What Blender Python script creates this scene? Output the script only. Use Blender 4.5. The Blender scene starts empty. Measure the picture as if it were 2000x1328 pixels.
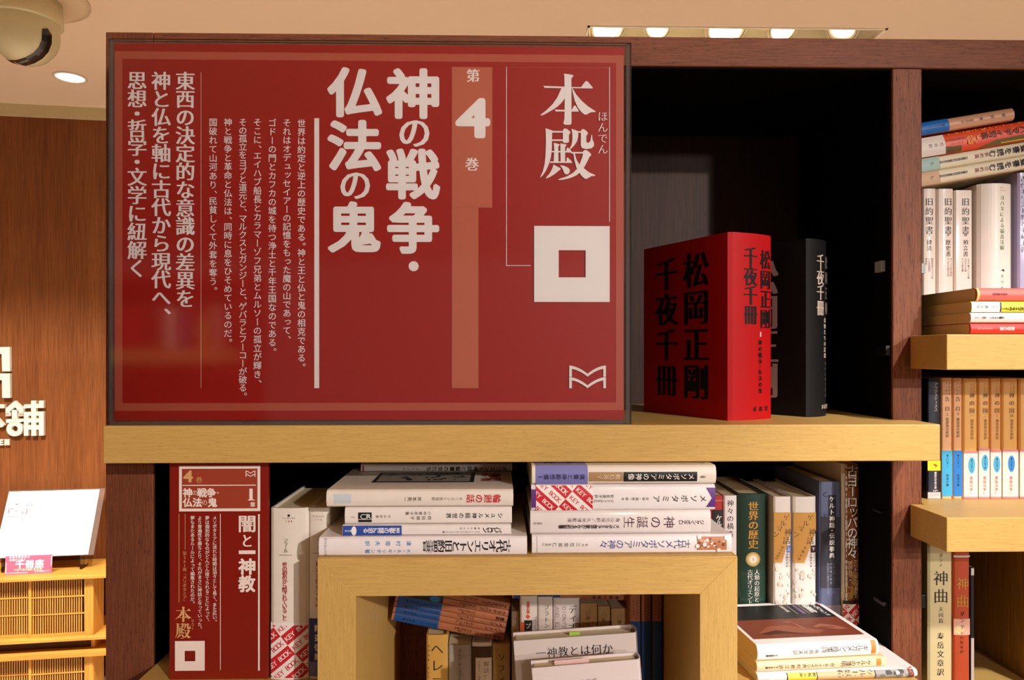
import bpy, bmesh, math, random
from mathutils import Vector, Matrix

# ------------------------------------------------------------------ camera, world, light, exposure
random.seed(7)
scene = bpy.context.scene
COL = scene.collection
F, HY, YAW, CAMZ = 1400.0, 690.0, 0.0196, 1.45      # focal length in px, horizon row, yaw, eye height
SN, CS = math.sin(YAW), math.cos(YAW)

cam_d = bpy.data.cameras.new('camera')
cam_d.sensor_width = 36.0
cam_d.lens = 36.0 * F / 2000.0
cam_d.shift_y = 26.0 / 2000.0
cam_d.clip_start = 0.02
cam = bpy.data.objects.new('camera', cam_d)
cam.location = (0, 0, CAMZ)
cam.rotation_euler = (math.pi / 2, 0, -YAW)
COL.objects.link(cam)
scene.camera = cam

world = bpy.data.worlds.new('room_ambience')
scene.world = world
world.use_nodes = True
bg = world.node_tree.nodes['Background']
bg.inputs[0].default_value = (1.0, 0.84, 0.68, 1)
bg.inputs[1].default_value = 0.21

scene.view_settings.view_transform = 'Standard'
scene.view_settings.look = 'None'
scene.view_settings.gamma = 1.0
scene.view_settings.use_curve_mapping = False
scene.view_settings.exposure = 0.0


def spot(name, loc, target, watts, cone, blend, radius=0.04, color=(1.0, 0.86, 0.70)):
    d = bpy.data.lights.new(name, 'SPOT')
    d.energy = watts
    d.spot_size = math.radians(cone)
    d.spot_blend = blend
    d.shadow_soft_size = radius
    d.color = color
    o = bpy.data.objects.new(name, d)
    o.location = loc
    v = Vector(target) - Vector(loc)
    o.rotation_euler = v.to_track_quat('-Z', 'Y').to_euler()
    COL.objects.link(o)
    return o


# ceiling spots of the shop: far right, overhead right, front right, and one on the display table
WARM, NEUT = (1.0, 0.91, 0.88), (1.0, 0.97, 0.95)
spot('ceiling_spot_far_right', (3.5, -4.9, 2.50), (0.40, 0.85, 1.52), 500, 18, 0.9, 0.20, NEUT)
spot('ceiling_spot_overhead', (1.05, -0.25, 2.50), (0.66, 0.85, 1.10), 135, 34, 0.8, 0.04, NEUT)
spot('ceiling_spot_front', (2.2, -2.4, 2.50), (-0.32, 0.85, 1.34), 440, 31, 0.9, 0.04, WARM)
spot('ceiling_spot_low_row', (0.9, -3.5, 2.50), (0.40, 0.85, 0.93), 170, 12.5, 0.6, 0.04, WARM)
spot('added_spot_opposite', (-1.6, -1.2, 2.50), (-1.95, -2.6, 1.50), 190, 60, 0.9, 0.04, WARM)  # added lamp, lights the aisle bookcase for its reflection in the sign
spot('ceiling_spot_table', (-1.75, 1.85, 2.50), (-2.05, 3.1, 0.70), 230, 54, 0.9, 0.04, WARM)
# unseen lamps added over the pale floor, so its bounce lights the ceiling
for _x, _y in ((-2.4, 1.5), (-0.8, 2.0), (0.7, 2.2), (2.2, 2.0), (2.8, -0.8)):
    spot('added_floor_spot', (_x, _y, 2.52), (_x, _y + 0.001, 0.0), 280, 110, 0.6, 0.06, WARM)


# ------------------------------------------------------------------ helpers


def P(px, py, Y):
    """point of the photograph's pixel (px, py) on the vertical plane at depth Y"""
    xn, yn = (px - 1000.0) / F, (HY - py) / F
    t = Y / (CS - xn * SN)
    return Vector((t * (SN + xn * CS), Y, CAMZ + t * yn))


def lin(h):
    h = h.lstrip('#')
    out = []
    for i in (0, 2, 4):
        c = int(h[i:i + 2], 16) / 255.0
        out.append(c / 12.92 if c <= 0.04045 else ((c + 0.055) / 1.055) ** 2.4)
    return tuple(out) + (1.0,)


MATS = {}


def mat(hexcol, rough=0.5, coat=0.0, metal=0.0, var=0.05, scale=60.0):
    key = (hexcol, rough, coat, metal, var, scale)
    if key in MATS:
        return MATS[key]
    m = bpy.data.materials.new('surface_' + hexcol.lstrip('#'))
    m.use_nodes = True
    nt = m.node_tree
    b = nt.nodes['Principled BSDF']
    b.inputs['Roughness'].default_value = rough
    b.inputs['Metallic'].default_value = metal
    b.inputs['Coat Weight'].default_value = coat
    b.inputs['Coat Roughness'].default_value = 0.08
    b.inputs['Specular IOR Level'].default_value = 0.4
    tc = nt.nodes.new('ShaderNodeTexCoord')
    no = nt.nodes.new('ShaderNodeTexNoise')
    no.inputs['Scale'].default_value = scale
    no.inputs['Detail'].default_value = 3
    mx = nt.nodes.new('ShaderNodeMix')
    mx.data_type = 'RGBA'
    c = lin(hexcol)
    mx.inputs[6].default_value = tuple(v * (1 - var) for v in c[:3]) + (1,)
    mx.inputs[7].default_value = tuple(min(1, v * (1 + var)) for v in c[:3]) + (1,)
    nt.links.new(tc.outputs['Object'], no.inputs['Vector'])
    nt.links.new(no.outputs['Fac'], mx.inputs[0])
    nt.links.new(mx.outputs[2], b.inputs['Base Color'])
    MATS[key] = m
    return m


def wood(name, c0, c1, c2, axis, rough=0.45, pore=0.5, fine=420.0, wide=9.0, bump=0.12, gs=0.8):
    """grain runs along axis: fine fibres, broad figure and short pores"""
    m = bpy.data.materials.new(name)
    m.use_nodes = True
    nt = m.node_tree
    b = nt.nodes['Principled BSDF']
    b.inputs['Roughness'].default_value = rough
    b.inputs['Specular IOR Level'].default_value = 0.22
    tc = nt.nodes.new('ShaderNodeTexCoord')

    def noise(across, along, detail):
        mp = nt.nodes.new('ShaderNodeMapping')
        s = [across] * 3
        s['xyz'.index(axis)] = along
        mp.inputs['Scale'].default_value = s
        n = nt.nodes.new('ShaderNodeTexNoise')
        n.inputs['Scale'].default_value = 1.0
        n.inputs['Detail'].default_value = detail
        n.inputs['Distortion'].default_value = 0.4
        nt.links.new(tc.outputs['Object'], mp.inputs['Vector'])
        nt.links.new(mp.outputs[0], n.inputs['Vector'])
        return n
    n1, n2, n3 = noise(wide, wide * 0.08, 4), noise(fine, fine * 0.035, 3), noise(fine * 1.6, fine * 0.14, 2)
    r1 = nt.nodes.new('ShaderNodeValToRGB')
    r1.color_ramp.elements[0].position, r1.color_ramp.elements[1].position = 0.32, 0.68
    r1.color_ramp.elements[0].color, r1.color_ramp.elements[1].color = lin(c0), lin(c1)
    nt.links.new(n1.outputs['Fac'], r1.inputs[0])
    m2 = nt.nodes.new('ShaderNodeMix')
    m2.data_type = 'RGBA'
    m2.blend_type = 'MULTIPLY'
    m2.inputs[0].default_value = gs
    r2 = nt.nodes.new('ShaderNodeValToRGB')
    r2.color_ramp.elements[0].position, r2.color_ramp.elements[1].position = 0.3, 0.65
    r2.color_ramp.elements[0].color, r2.color_ramp.elements[1].color = (0.55, 0.5, 0.45, 1), (1, 1, 1, 1)
    nt.links.new(n2.outputs['Fac'], r2.inputs[0])
    nt.links.new(r1.outputs[0], m2.inputs[6])
    nt.links.new(r2.outputs[0], m2.inputs[7])
    r3 = nt.nodes.new('ShaderNodeValToRGB')
    r3.color_ramp.elements[0].position, r3.color_ramp.elements[1].position = 0.60, 0.70
    r3.color_ramp.elements[0].color, r3.color_ramp.elements[1].color = (0, 0, 0, 1), (pore, pore, pore, 1)
    nt.links.new(n3.outputs['Fac'], r3.inputs[0])
    m3 = nt.nodes.new('ShaderNodeMix')
    m3.data_type = 'RGBA'
    nt.links.new(r3.outputs[0], m3.inputs[0])
    nt.links.new(m2.outputs[2], m3.inputs[6])
    m3.inputs[7].default_value = lin(c2)
    nt.links.new(m3.outputs[2], b.inputs['Base Color'])
    bp = nt.nodes.new('ShaderNodeBump')
    bp.inputs['Strength'].default_value = bump
    bp.inputs['Distance'].default_value = 0.0004
    nt.links.new(n2.outputs['Fac'], bp.inputs['Height'])
    nt.links.new(bp.outputs[0], b.inputs['Normal'])
    return m


def clear(name, tint=(0.96, 0.95, 0.94), rough=0.03, ior=1.49, haze=0.0, hcol=(0.5, 0.45, 0.42)):
    """thin clear acrylic: lets light through, reflects by Fresnel"""
    m = bpy.data.materials.new(name)
    m.use_nodes = True
    nt = m.node_tree
    nt.nodes.remove(nt.nodes['Principled BSDF'])
    out = nt.nodes['Material Output']
    fr = nt.nodes.new('ShaderNodeFresnel')
    fr.inputs[0].default_value = ior
    tr = nt.nodes.new('ShaderNodeBsdfTransparent')
    tr.inputs[0].default_value = tint + (1,)
    gl = nt.nodes.new('ShaderNodeBsdfGlossy')
    gl.inputs['Roughness'].default_value = rough
    mx = nt.nodes.new('ShaderNodeMixShader')
    nt.links.new(fr.outputs[0], mx.inputs[0])
    nt.links.new(tr.outputs[0], mx.inputs[1])
    nt.links.new(gl.outputs[0], mx.inputs[2])
    last = mx
    if haze:
        df = nt.nodes.new('ShaderNodeBsdfDiffuse')
        df.inputs[0].default_value = hcol + (1,)
        m2 = nt.nodes.new('ShaderNodeMixShader')
        m2.inputs[0].default_value = haze
        nt.links.new(mx.outputs[0], m2.inputs[1])
        nt.links.new(df.outputs[0], m2.inputs[2])
        last = m2
    nt.links.new(last.outputs[0], out.inputs[0])
    return m


def emit(name, col, strength):
    m = bpy.data.materials.new(name)
    m.use_nodes = True
    b = m.node_tree.nodes['Principled BSDF']
    b.inputs['Base Color'].default_value = (0.9, 0.9, 0.9, 1)
    b.inputs['Emission Color'].default_value = col + (1,)
    b.inputs['Emission Strength'].default_value = strength
    return m


class MB:
    """collects geometry, builds ONE mesh object"""

    def __init__(self):
        self.v, self.f, self.m, self.mats = [], [], [], []

    def mi(self, m):
        if m not in self.mats:
            self.mats.append(m)
        return self.mats.index(m)

    def add(self, vs, fs, m=None):
        o = len(self.v)
        self.v += [tuple(p) for p in vs]
        k = self.mi(m) if m else 0
        for f in fs:
            self.f.append([i + o for i in f])
            self.m.append(k)

    def box(self, a, b, m=None):
        x0, y0, z0 = (min(a[i], b[i]) for i in range(3))
        x1, y1, z1 = (max(a[i], b[i]) for i in range(3))
        vs = [(x0, y0, z0), (x1, y0, z0), (x1, y1, z0), (x0, y1, z0), (x0, y0, z1), (x1, y0, z1), (x1, y1, z1), (x0, y1, z1)]
        fs = [(0, 3, 2, 1), (4, 5, 6, 7), (0, 1, 5, 4), (1, 2, 6, 5), (2, 3, 7, 6), (3, 0, 4, 7)]
        self.add(vs, fs, m)

    def prism(self, pts, y0, y1, m=None):
        """polygon in x,z extruded from y0 to y1"""
        n = len(pts)
        vs = [(p[0], y0, p[1]) for p in pts] + [(p[0], y1, p[1]) for p in pts]
        fs = [list(range(n)), list(range(2 * n - 1, n - 1, -1))] + [(i, i + n, (i + 1) % n + n, (i + 1) % n) for i in range(n)]
        self.add(vs, fs, m)

    def lathe(self, prof, seg=48, m=None):
        """profile of (r, z) about the z axis"""
        vs, fs = [], []
        for r, z in prof:
            for i in range(seg):
                a = 2 * math.pi * i / seg
                vs.append((r * math.cos(a), r * math.sin(a), z))
        for j in range(len(prof) - 1):
            for i in range(seg):
                k = (i + 1) % seg
                fs.append((j * seg + i, j * seg + k, (j + 1) * seg + k, (j + 1) * seg + i))
        self.add(vs, fs, m)

    def build(self, name, m=None, parent=None, smooth=False, bevel=0.0, seg=2):
        me = bpy.data.meshes.new(name)
        me.from_pydata(self.v, [], self.f)
        mats = self.mats if self.mats else [m]
        if m and self.mats and m not in self.mats:
            mats = [m]
        for x in mats:
            me.materials.append(x)
        if len(mats) > 1:
            me.polygons.foreach_set('material_index', self.m)
        bm = bmesh.new()
        bm.from_mesh(me)
        if bevel:
            bmesh.ops.bevel(bm, geom=bm.edges[:], offset=bevel, segments=seg, affect='EDGES', profile=0.5)
        if smooth or bevel:
            bmesh.ops.recalc_face_normals(bm, faces=bm.faces[:])
        bm.to_mesh(me)
        bm.free()
        if smooth:
            me.polygons.foreach_set('use_smooth', [True] * len(me.polygons))
        o = bpy.data.objects.new(name, me)
        COL.objects.link(o)
        if parent:
            o.parent = parent
        return o


def tag(o, label=None, cat=None, group=None, kind=None):
    if label:
        o['label'] = label
    if cat:
        o['category'] = cat
    if group:
        o['group'] = group
    if kind:
        o['kind'] = kind
    return o


def empty(name, loc=(0, 0, 0), rot=(0, 0, 0)):
    o = bpy.data.objects.new(name, None)
    o.empty_display_size = 0.03
    o.location = loc
    o.rotation_euler = rot
    COL.objects.link(o)
    return o


def boxobj(name, a, b, m, parent=None, bevel=0.0):
    mb = MB()
    mb.box(a, b)
    return mb.build(name, m, parent, bevel=bevel)


# ------------------------------------------------------------------ lettering
_fc = bpy.data.curves.new('glyph', 'FONT')
_fc.resolution_u = 3
_fc.fill_mode = 'FRONT'
_fo = bpy.data.objects.new('glyph', _fc)
COL.objects.link(_fo)
GL = {}
RAW = {}
#          outline offset, shifted copies (units of em); x-only shifts give thin bars and thick stems
def _ring(r, n):
    return [(r * math.cos(2 * math.pi * i / n), r * math.sin(2 * math.pi * i / n)) for i in range(n)]


STYLES = {'g': (0.0, [(0, 0)]), 'gm': (0.0, [(-0.010, 0.0), (0.010, 0.006), (0.0, -0.008)]), 'b': (0.0, _ring(0.020, 6)), 'H': (0.0, _ring(0.036, 10) + [(0, 0)]),
          'm': (-0.012, [(-0.014, 0), (0.014, 0)]), 'M': (0.0, [(-0.028, 0), (0, 0), (0.028, 0)]), 'S': (-0.006, [(-0.045, 0), (-0.015, 0), (0.015, 0), (0.045, 0)])}


def glyph(ch, style):
    key = (ch, style)
    if key in GL:
        return GL[key]
    off, sh = STYLES[style]
    if (ch, off) not in RAW:
        _fc.body = ch
        _fc.offset = off
        bpy.context.view_layer.update()
        me = bpy.data.meshes.new_from_object(_fo.evaluated_get(bpy.context.evaluated_depsgraph_get()))
        vs = [(v.co.x, v.co.y) for v in me.vertices]
        fs = [list(p.vertices) for p in me.polygons]
        bpy.data.meshes.remove(me)
        if ord(ch) < 0x2e80 and vs:                     # latin: centre on its own width
            cx = (min(p[0] for p in vs) + max(p[0] for p in vs)) / 2
            vs = [(x - cx, y - 0.36) for x, y in vs]
        else:
            vs = [(x - 0.5, y - 0.38) for x, y in vs]
        RAW[(ch, off)] = (vs, fs)
    vs, fs = RAW[(ch, off)]
    V, Q = [], []
    for q, (dx, dy) in enumerate(sh):
        o = len(V)
        V += [(x + dx, y + dy, q) for x, y in vs]
        Q += [[k + o for k in f] for f in fs]
    vs, fs = V, Q
    GL[key] = (vs, fs)
    return GL[key]


ROTV = 'ー「」『』（）〜…―－()'
SMALL = 'っゃゅょッャュョァィゥェォ'


def clip_poly(pts, x0, y0, x1, y1):
    for ax, lim, sg in ((0, x0, 1), (0, x1, -1), (1, y0, 1), (1, y1, -1)):
        out = []
        for i in range(len(pts)):
            a, b = pts[i], pts[(i + 1) % len(pts)]
            da, db = (a[ax] - lim) * sg, (b[ax] - lim) * sg
            if da >= 0:
                out.append(a)
            if (da >= 0) != (db >= 0):
                t = da / (da - db)
                out.append((a[0] + (b[0] - a[0]) * t, a[1] + (b[1] - a[1]) * t))
        pts = out
        if len(pts) < 3:
            return []
    return pts


HONDEN = [
    [(338, 78), (400, 84), (437, 92), (441, 102), (425, 122), (420, 128), (421, 610), (415, 626), (390, 632), (350, 630), (333, 618), (345, 560), (348, 300), (343, 100)],
    [(116, 211), (346, 218), (346, 236), (132, 233)],
    [(418, 222), (525, 222), (565, 165), (578, 156), (595, 160), (650, 225), (650, 236), (418, 234)],
    [(312, 236), (347, 236), (347, 345), (320, 385), (270, 435), (200, 480), (120, 525), (85, 532), (90, 522), (150, 475), (220, 405), (270, 330)],
    [(424, 228), (434, 236), (470, 300), (530, 370), (600, 430), (685, 485), (675, 491), (625, 495), (600, 510), (580, 520), (560, 518), (530, 495), (490, 445), (455, 370), (436, 290)],
    [(238, 467), (346, 470), (346, 487), (250, 487)], [(420, 475), (445, 430), (455, 422), (465, 425), (500, 480), (497, 488), (420, 487)],
    [(138, 670), (175, 680), (218, 695), (212, 715), (210, 800), (208, 900), (200, 970), (180, 1050), (150, 1120), (110, 1180), (85, 1203), (82, 1195), (110, 1140), (130, 1060), (140, 960), (145, 820), (143, 700)],
    [(210, 699), (330, 699), (330, 716), (210, 716)],
    [(328, 695), (335, 678), (350, 670), (375, 678), (410, 708), (408, 720), (392, 740), (393, 815), (380, 825), (345, 828), (328, 818)],
    [(210, 790), (329, 790), (329, 806), (210, 806)],
    [(228, 826), (290, 842), (292, 850), (278, 866), (280, 1032), (228, 1032), (235, 900)], [(300, 832), (365, 845), (366, 853), (352, 870), (352, 1032), (303, 1032)],
    [(205, 915), (362, 915), (372, 880), (380, 876), (420, 915), (420, 932), (205, 930)],
    [(190, 1028), (365, 1028), (370, 990), (380, 984), (425, 1030), (424, 1044), (188, 1044)],
    [(225, 1062), (300, 1100), (304, 1112), (290, 1122), (240, 1165), (180, 1200), (142, 1214), (145, 1205), (190, 1150), (215, 1100)],
    [(295, 1068), (340, 1075), (385, 1095), (403, 1120), (400, 1145), (385, 1162), (365, 1168), (345, 1160), (335, 1135), (320, 1100)],
    [(420, 675), (470, 690), (495, 705), (492, 760), (480, 810), (450, 855), (400, 905), (395, 895), (420, 850), (430, 790), (428, 720)],
    [(488, 700), (526, 700), (526, 716), (488, 716)],
    [(520, 700), (530, 682), (548, 675), (575, 690), (598, 718), (592, 735), (580, 750), (580, 815), (592, 825), (610, 822), (625, 800), (635, 740), (642, 738), (648, 790), (664, 830), (662, 860), (640, 882), (600, 892), (560, 890), (530, 880), (520, 850), (522, 760)],
    [(415, 925), (546, 925), (546, 942), (415, 942)],
    [(540, 925), (560, 905), (575, 902), (600, 915), (632, 945), (632, 962), (615, 975), (595, 1020), (560, 1085), (520, 1140), (470, 1180), (400, 1210), (320, 1228), (275, 1228), (280, 1220), (370, 1190), (440, 1150), (480, 1105), (510, 1050), (535, 985), (545, 942)],
    [(440, 940), (455, 942), (475, 1010), (505, 1060), (560, 1105), (610, 1145), (680, 1175), (670, 1182), (630, 1188), (600, 1208), (580, 1216), (560, 1212), (530, 1185), (500, 1140), (470, 1085), (450, 1010)]]
LAY = 0.000006


class Art:
    """flat print; coordinates in px (x right, y down), laid on a surface through fn(u, v, lift)"""

    def __init__(self, cx, cy, k, fn, lift=0.0003):
        self.cx, self.cy, self.k, self.fn = cx, cy, k, fn
        self.mb, self.lift, self.n = MB(), lift, 0
        self.clip = None
        self.curve = None           # (axis, low, high, strips): prints on a rounded spine follow it

    def shape(self, pts, col, rough=0.5):
        self.n += 1
        if not self.curve:
            return self.put(pts, [list(range(len(pts)))], col, rough, step=False)
        ax, lo, hi, n = self.curve
        pts = clip_poly(list(pts), *self.bounds)
        if len(pts) < 3:
            return
        for i in range(n):
            a, b = lo + (hi - lo) * i / n, lo + (hi - lo) * (i + 1) / n
            q = clip_poly(list(pts), *((a, -1e5, b, 1e5) if ax == 0 else (-1e5, a, 1e5, b)))
            if len(q) > 2:
                self.put(q, [list(range(len(q)))], col, rough, step=False)

    def put(self, pts, faces, col, rough=0.5, step=True):
        if step:
            self.n += 1
        lf = self.lift + 0.00002 * self.n
        m = mat(col, rough, 0, 0, 0.0)
        if self.clip:
            for f in faces:
                q = clip_poly([pts[i] for i in f], *self.clip)
                if q:
                    self.mb.add([self.fn((p[0] - self.cx) * self.k, (self.cy - p[1]) * self.k, lf + LAY * pts[f[0]][2] if len(pts[f[0]]) > 2 else lf) for p in q], [list(range(len(q)))], m)
        else:
            self.mb.add([self.fn((p[0] - self.cx) * self.k, (self.cy - p[1]) * self.k, lf + (LAY * p[2] if len(p) > 2 else 0.0)) for p in pts], faces, m)

    def r(self, x0, y0, x1, y1, col, nx=1, ny=1, rough=0.5):
        self.shape([(x0, y0), (x0, y1), (x1, y1), (x1, y0)], col, rough)

    def p(self, pts, col):
        self.shape(pts, col)

    def circ(self, x, y, rx, col, ry=None):
        ry = ry or rx
        self.p([(x + rx * math.cos(-a * math.pi / 12), y + ry * math.sin(-a * math.pi / 12)) for a in range(24)], col)

    def glyphs(self, items, col):
        """items: (char, x, y, sx, sy, rot, style)"""
        self.n += 1
        for ch, x, y, sx, sy, rot, st in items:
            vs, fs = glyph(ch, st)
            c, s = math.cos(rot), math.sin(rot)
            pts = []
            for a, b, q in vs:
                a, b = a * sx, -b * sy
                pts.append((x + a * c - b * s, y + a * s + b * c, q))
            self.put(pts, fs, col, step=False)

    def steps(self, s):
        w = [0.0]
        for i in range(1, len(s)):
            d = 1.0
            if s[i] == '・' or s[i - 1] == '・':
                d = 0.82
            if s[i - 1] in '、。':
                d = 0.8
            w.append(w[-1] + d)
        return w

    def v(self, s, x, y0, y1, size, col, st='g', slant=0.0, sx=1.0):
        w = self.steps(s)
        k = (y1 - y0) / w[-1] if w[-1] else 0
        it = []
        for ch, d in zip(s, w):
            if ch == ' ':
                continue
            yy, xx, rot = y0 + d * k, x + slant * d * k, 0.0
            if ch in '、。':
                xx += 0.62 * size
                yy -= 0.5 * size
            elif ch in SMALL:
                xx += 0.1 * size
                yy -= 0.08 * size
            if ch in ROTV:
                rot = math.pi / 2
            it.append((ch, xx, yy, size * sx, size, rot, st))
        self.glyphs(it, col)

    def l(self, s, x0, x1, y, size, col, st='g', sx=1.0):
        """spine text of a book lying with its head to the right: first glyph at x0, running left"""
        w = self.steps(s)
        k = (x1 - x0) / w[-1] if w[-1] else 0
        it = []
        for ch, d in zip(s, w):
            if ch == ' ':
                continue
            xx, yy, rot = x0 + d * k, y, math.pi / 2
            if ch in '、。':
                xx += 0.5 * size
                yy += 0.6 * size
            if ch in ROTV:
                rot = math.pi
            it.append((ch, xx, yy, size * sx, size, rot, st))
        self.glyphs(it, col)

    def h(self, s, x0, x1, y, size, col, st='g', rot=0.0, sx=1.0):
        n = len(s)
        it = []
        for i, ch in enumerate(s):
            if ch == ' ':
                continue
            d = (x1 - x0) * i / max(1, n - 1)
            it.append((ch, x0 + d, y + d * math.tan(rot), size * sx, size, rot, st))
        self.glyphs(it, col)

    def fit(self, ch, x0, y0, x1, y1, col, st='g'):
        vs, fs = glyph(ch, st)
        ax, bx = min(p[0] for p in vs), max(p[0] for p in vs)
        ay, by = min(p[1] for p in vs), max(p[1] for p in vs)
        self.put([(x0 + (p[0] - ax) / (bx - ax) * (x1 - x0), y1 - (p[1] - ay) / (by - ay) * (y1 - y0), p[2]) for p in vs], fs, col)

    def keybook(self, x0, y0, x1, y1, cell, wid, ang, red='#c8202c', nx=1, ny=1, ox=0.0, oy=0.0, tsz=0.62):
        """white wrap band with slanting red checks and the words KEY BOOK"""
        self.r(x0, y0, x1, y1, '#efe4dc', nx, ny)
        self.clip = (x0, y0, x1, y1)
        cx, cy = (x0 + x1) / 2 + ox, (y0 + y1) / 2 + oy
        self.clip = None
        c, s = math.cos(ang), math.sin(ang)
        n = 4

        def tr(a, b):
            return (cx + a * c - b * s, cy + a * s + b * c)
        for i in range(-n, n + 1):
            for j in range(-n * 2, n * 2 + 1):
                if (i + j) % 2 == 0:
                    q = clip_poly([tr(i * cell, j * wid), tr((i + 1) * cell, j * wid), tr((i + 1) * cell, (j + 1) * wid), tr(i * cell, (j + 1) * wid)], x0, y0, x1, y1)
                    if len(q) > 2:
                        self.shape(q, red)
                        self.n -= 1
        self.n += 1
        self.clip = (x0, y0, x1, y1)
        self.n += 1
        for i in range(-n, n + 1):
            for j in range(-n * 2, n * 2 + 1):
                colr = '#f2e8e0' if (i + j) % 2 == 0 else red
                for q, ch in enumerate('KEY BOOK'):
                    if ch == ' ':
                        continue
                    X, Y = tr((i + 0.12 + 0.76 * q / 7) * cell, (j + 0.5) * wid)
                    if x0 - wid < X < x1 + wid and y0 - wid < Y < y1 + wid:
                        self.glyphs([(ch, X, Y, wid * tsz, wid * tsz, ang, 'gm')], colr)
                        self.n -= 1
        self.n += 1
        self.clip = None

    def frame(self, x0, y0, x1, y1, a0, b0, a1, b1, col):
        self.put([(x0, y0), (x1, y0), (x1, y1), (x0, y1), (a0, b0), (a1, b0), (a1, b1), (a0, b1)], [[0, 4, 5, 1], [1, 5, 6, 2], [2, 6, 7, 3], [3, 7, 4, 0]], col)

    def honden(self, x0, y0, x1, y1, col):
        """the two heavy brush-cut characters of the shrine hall, drawn stroke by stroke"""
        for st in HONDEN:
            self.p([(x0 + (x - 82) / 603.0 * (x1 - x0), y0 + (y - 78) / 1150.0 * (y1 - y0)) for x, y in st], col)

    def mlogo(self, x0, y0, x1, y1, t, col):
        """open-book mark: two stacked M-shaped chevrons"""
        h = (y1 - y0)
        cx = (x0 + x1) / 2
        for yt in (y0, y0 + h * 0.51):
            hh = h * 0.49
            up, lo = [], []
            for i in range(9):
                f = i / 8.0
                x = x0 + (cx - x0) * f
                d = (h * 0.36) * f ** 1.8
                up.append((x, yt + d))
                lo.append((x, yt + d + t * 1.1))
            for sgn in (1, -1):
                u = [(x if sgn > 0 else 2 * cx - x, y) for x, y in up]
                w = [(x if sgn > 0 else 2 * cx - x, y) for x, y in lo]
                n = len(u)
                fs = [[i, i + 1, n + i + 1, n + i] for i in range(n - 1)]
                if sgn > 0:
                    fs = [f[::-1] for f in fs]
                self.put(u + w, fs, col)
            self.put([(x0, yt), (x0, yt + hh), (x0 + t, yt + hh), (x0 + t, yt)], [[0, 1, 2, 3]], col)
            self.put([(x1 - t, yt), (x1 - t, yt + hh), (x1, yt + hh), (x1, yt)], [[0, 1, 2, 3]], col)
        self.n += 1

    def done(self, name, parent):
        if self.mb.v:
            return self.mb.build(name, None, parent)


# ------------------------------------------------------------------ books
PAGES = '#d9c7a0'


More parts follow.
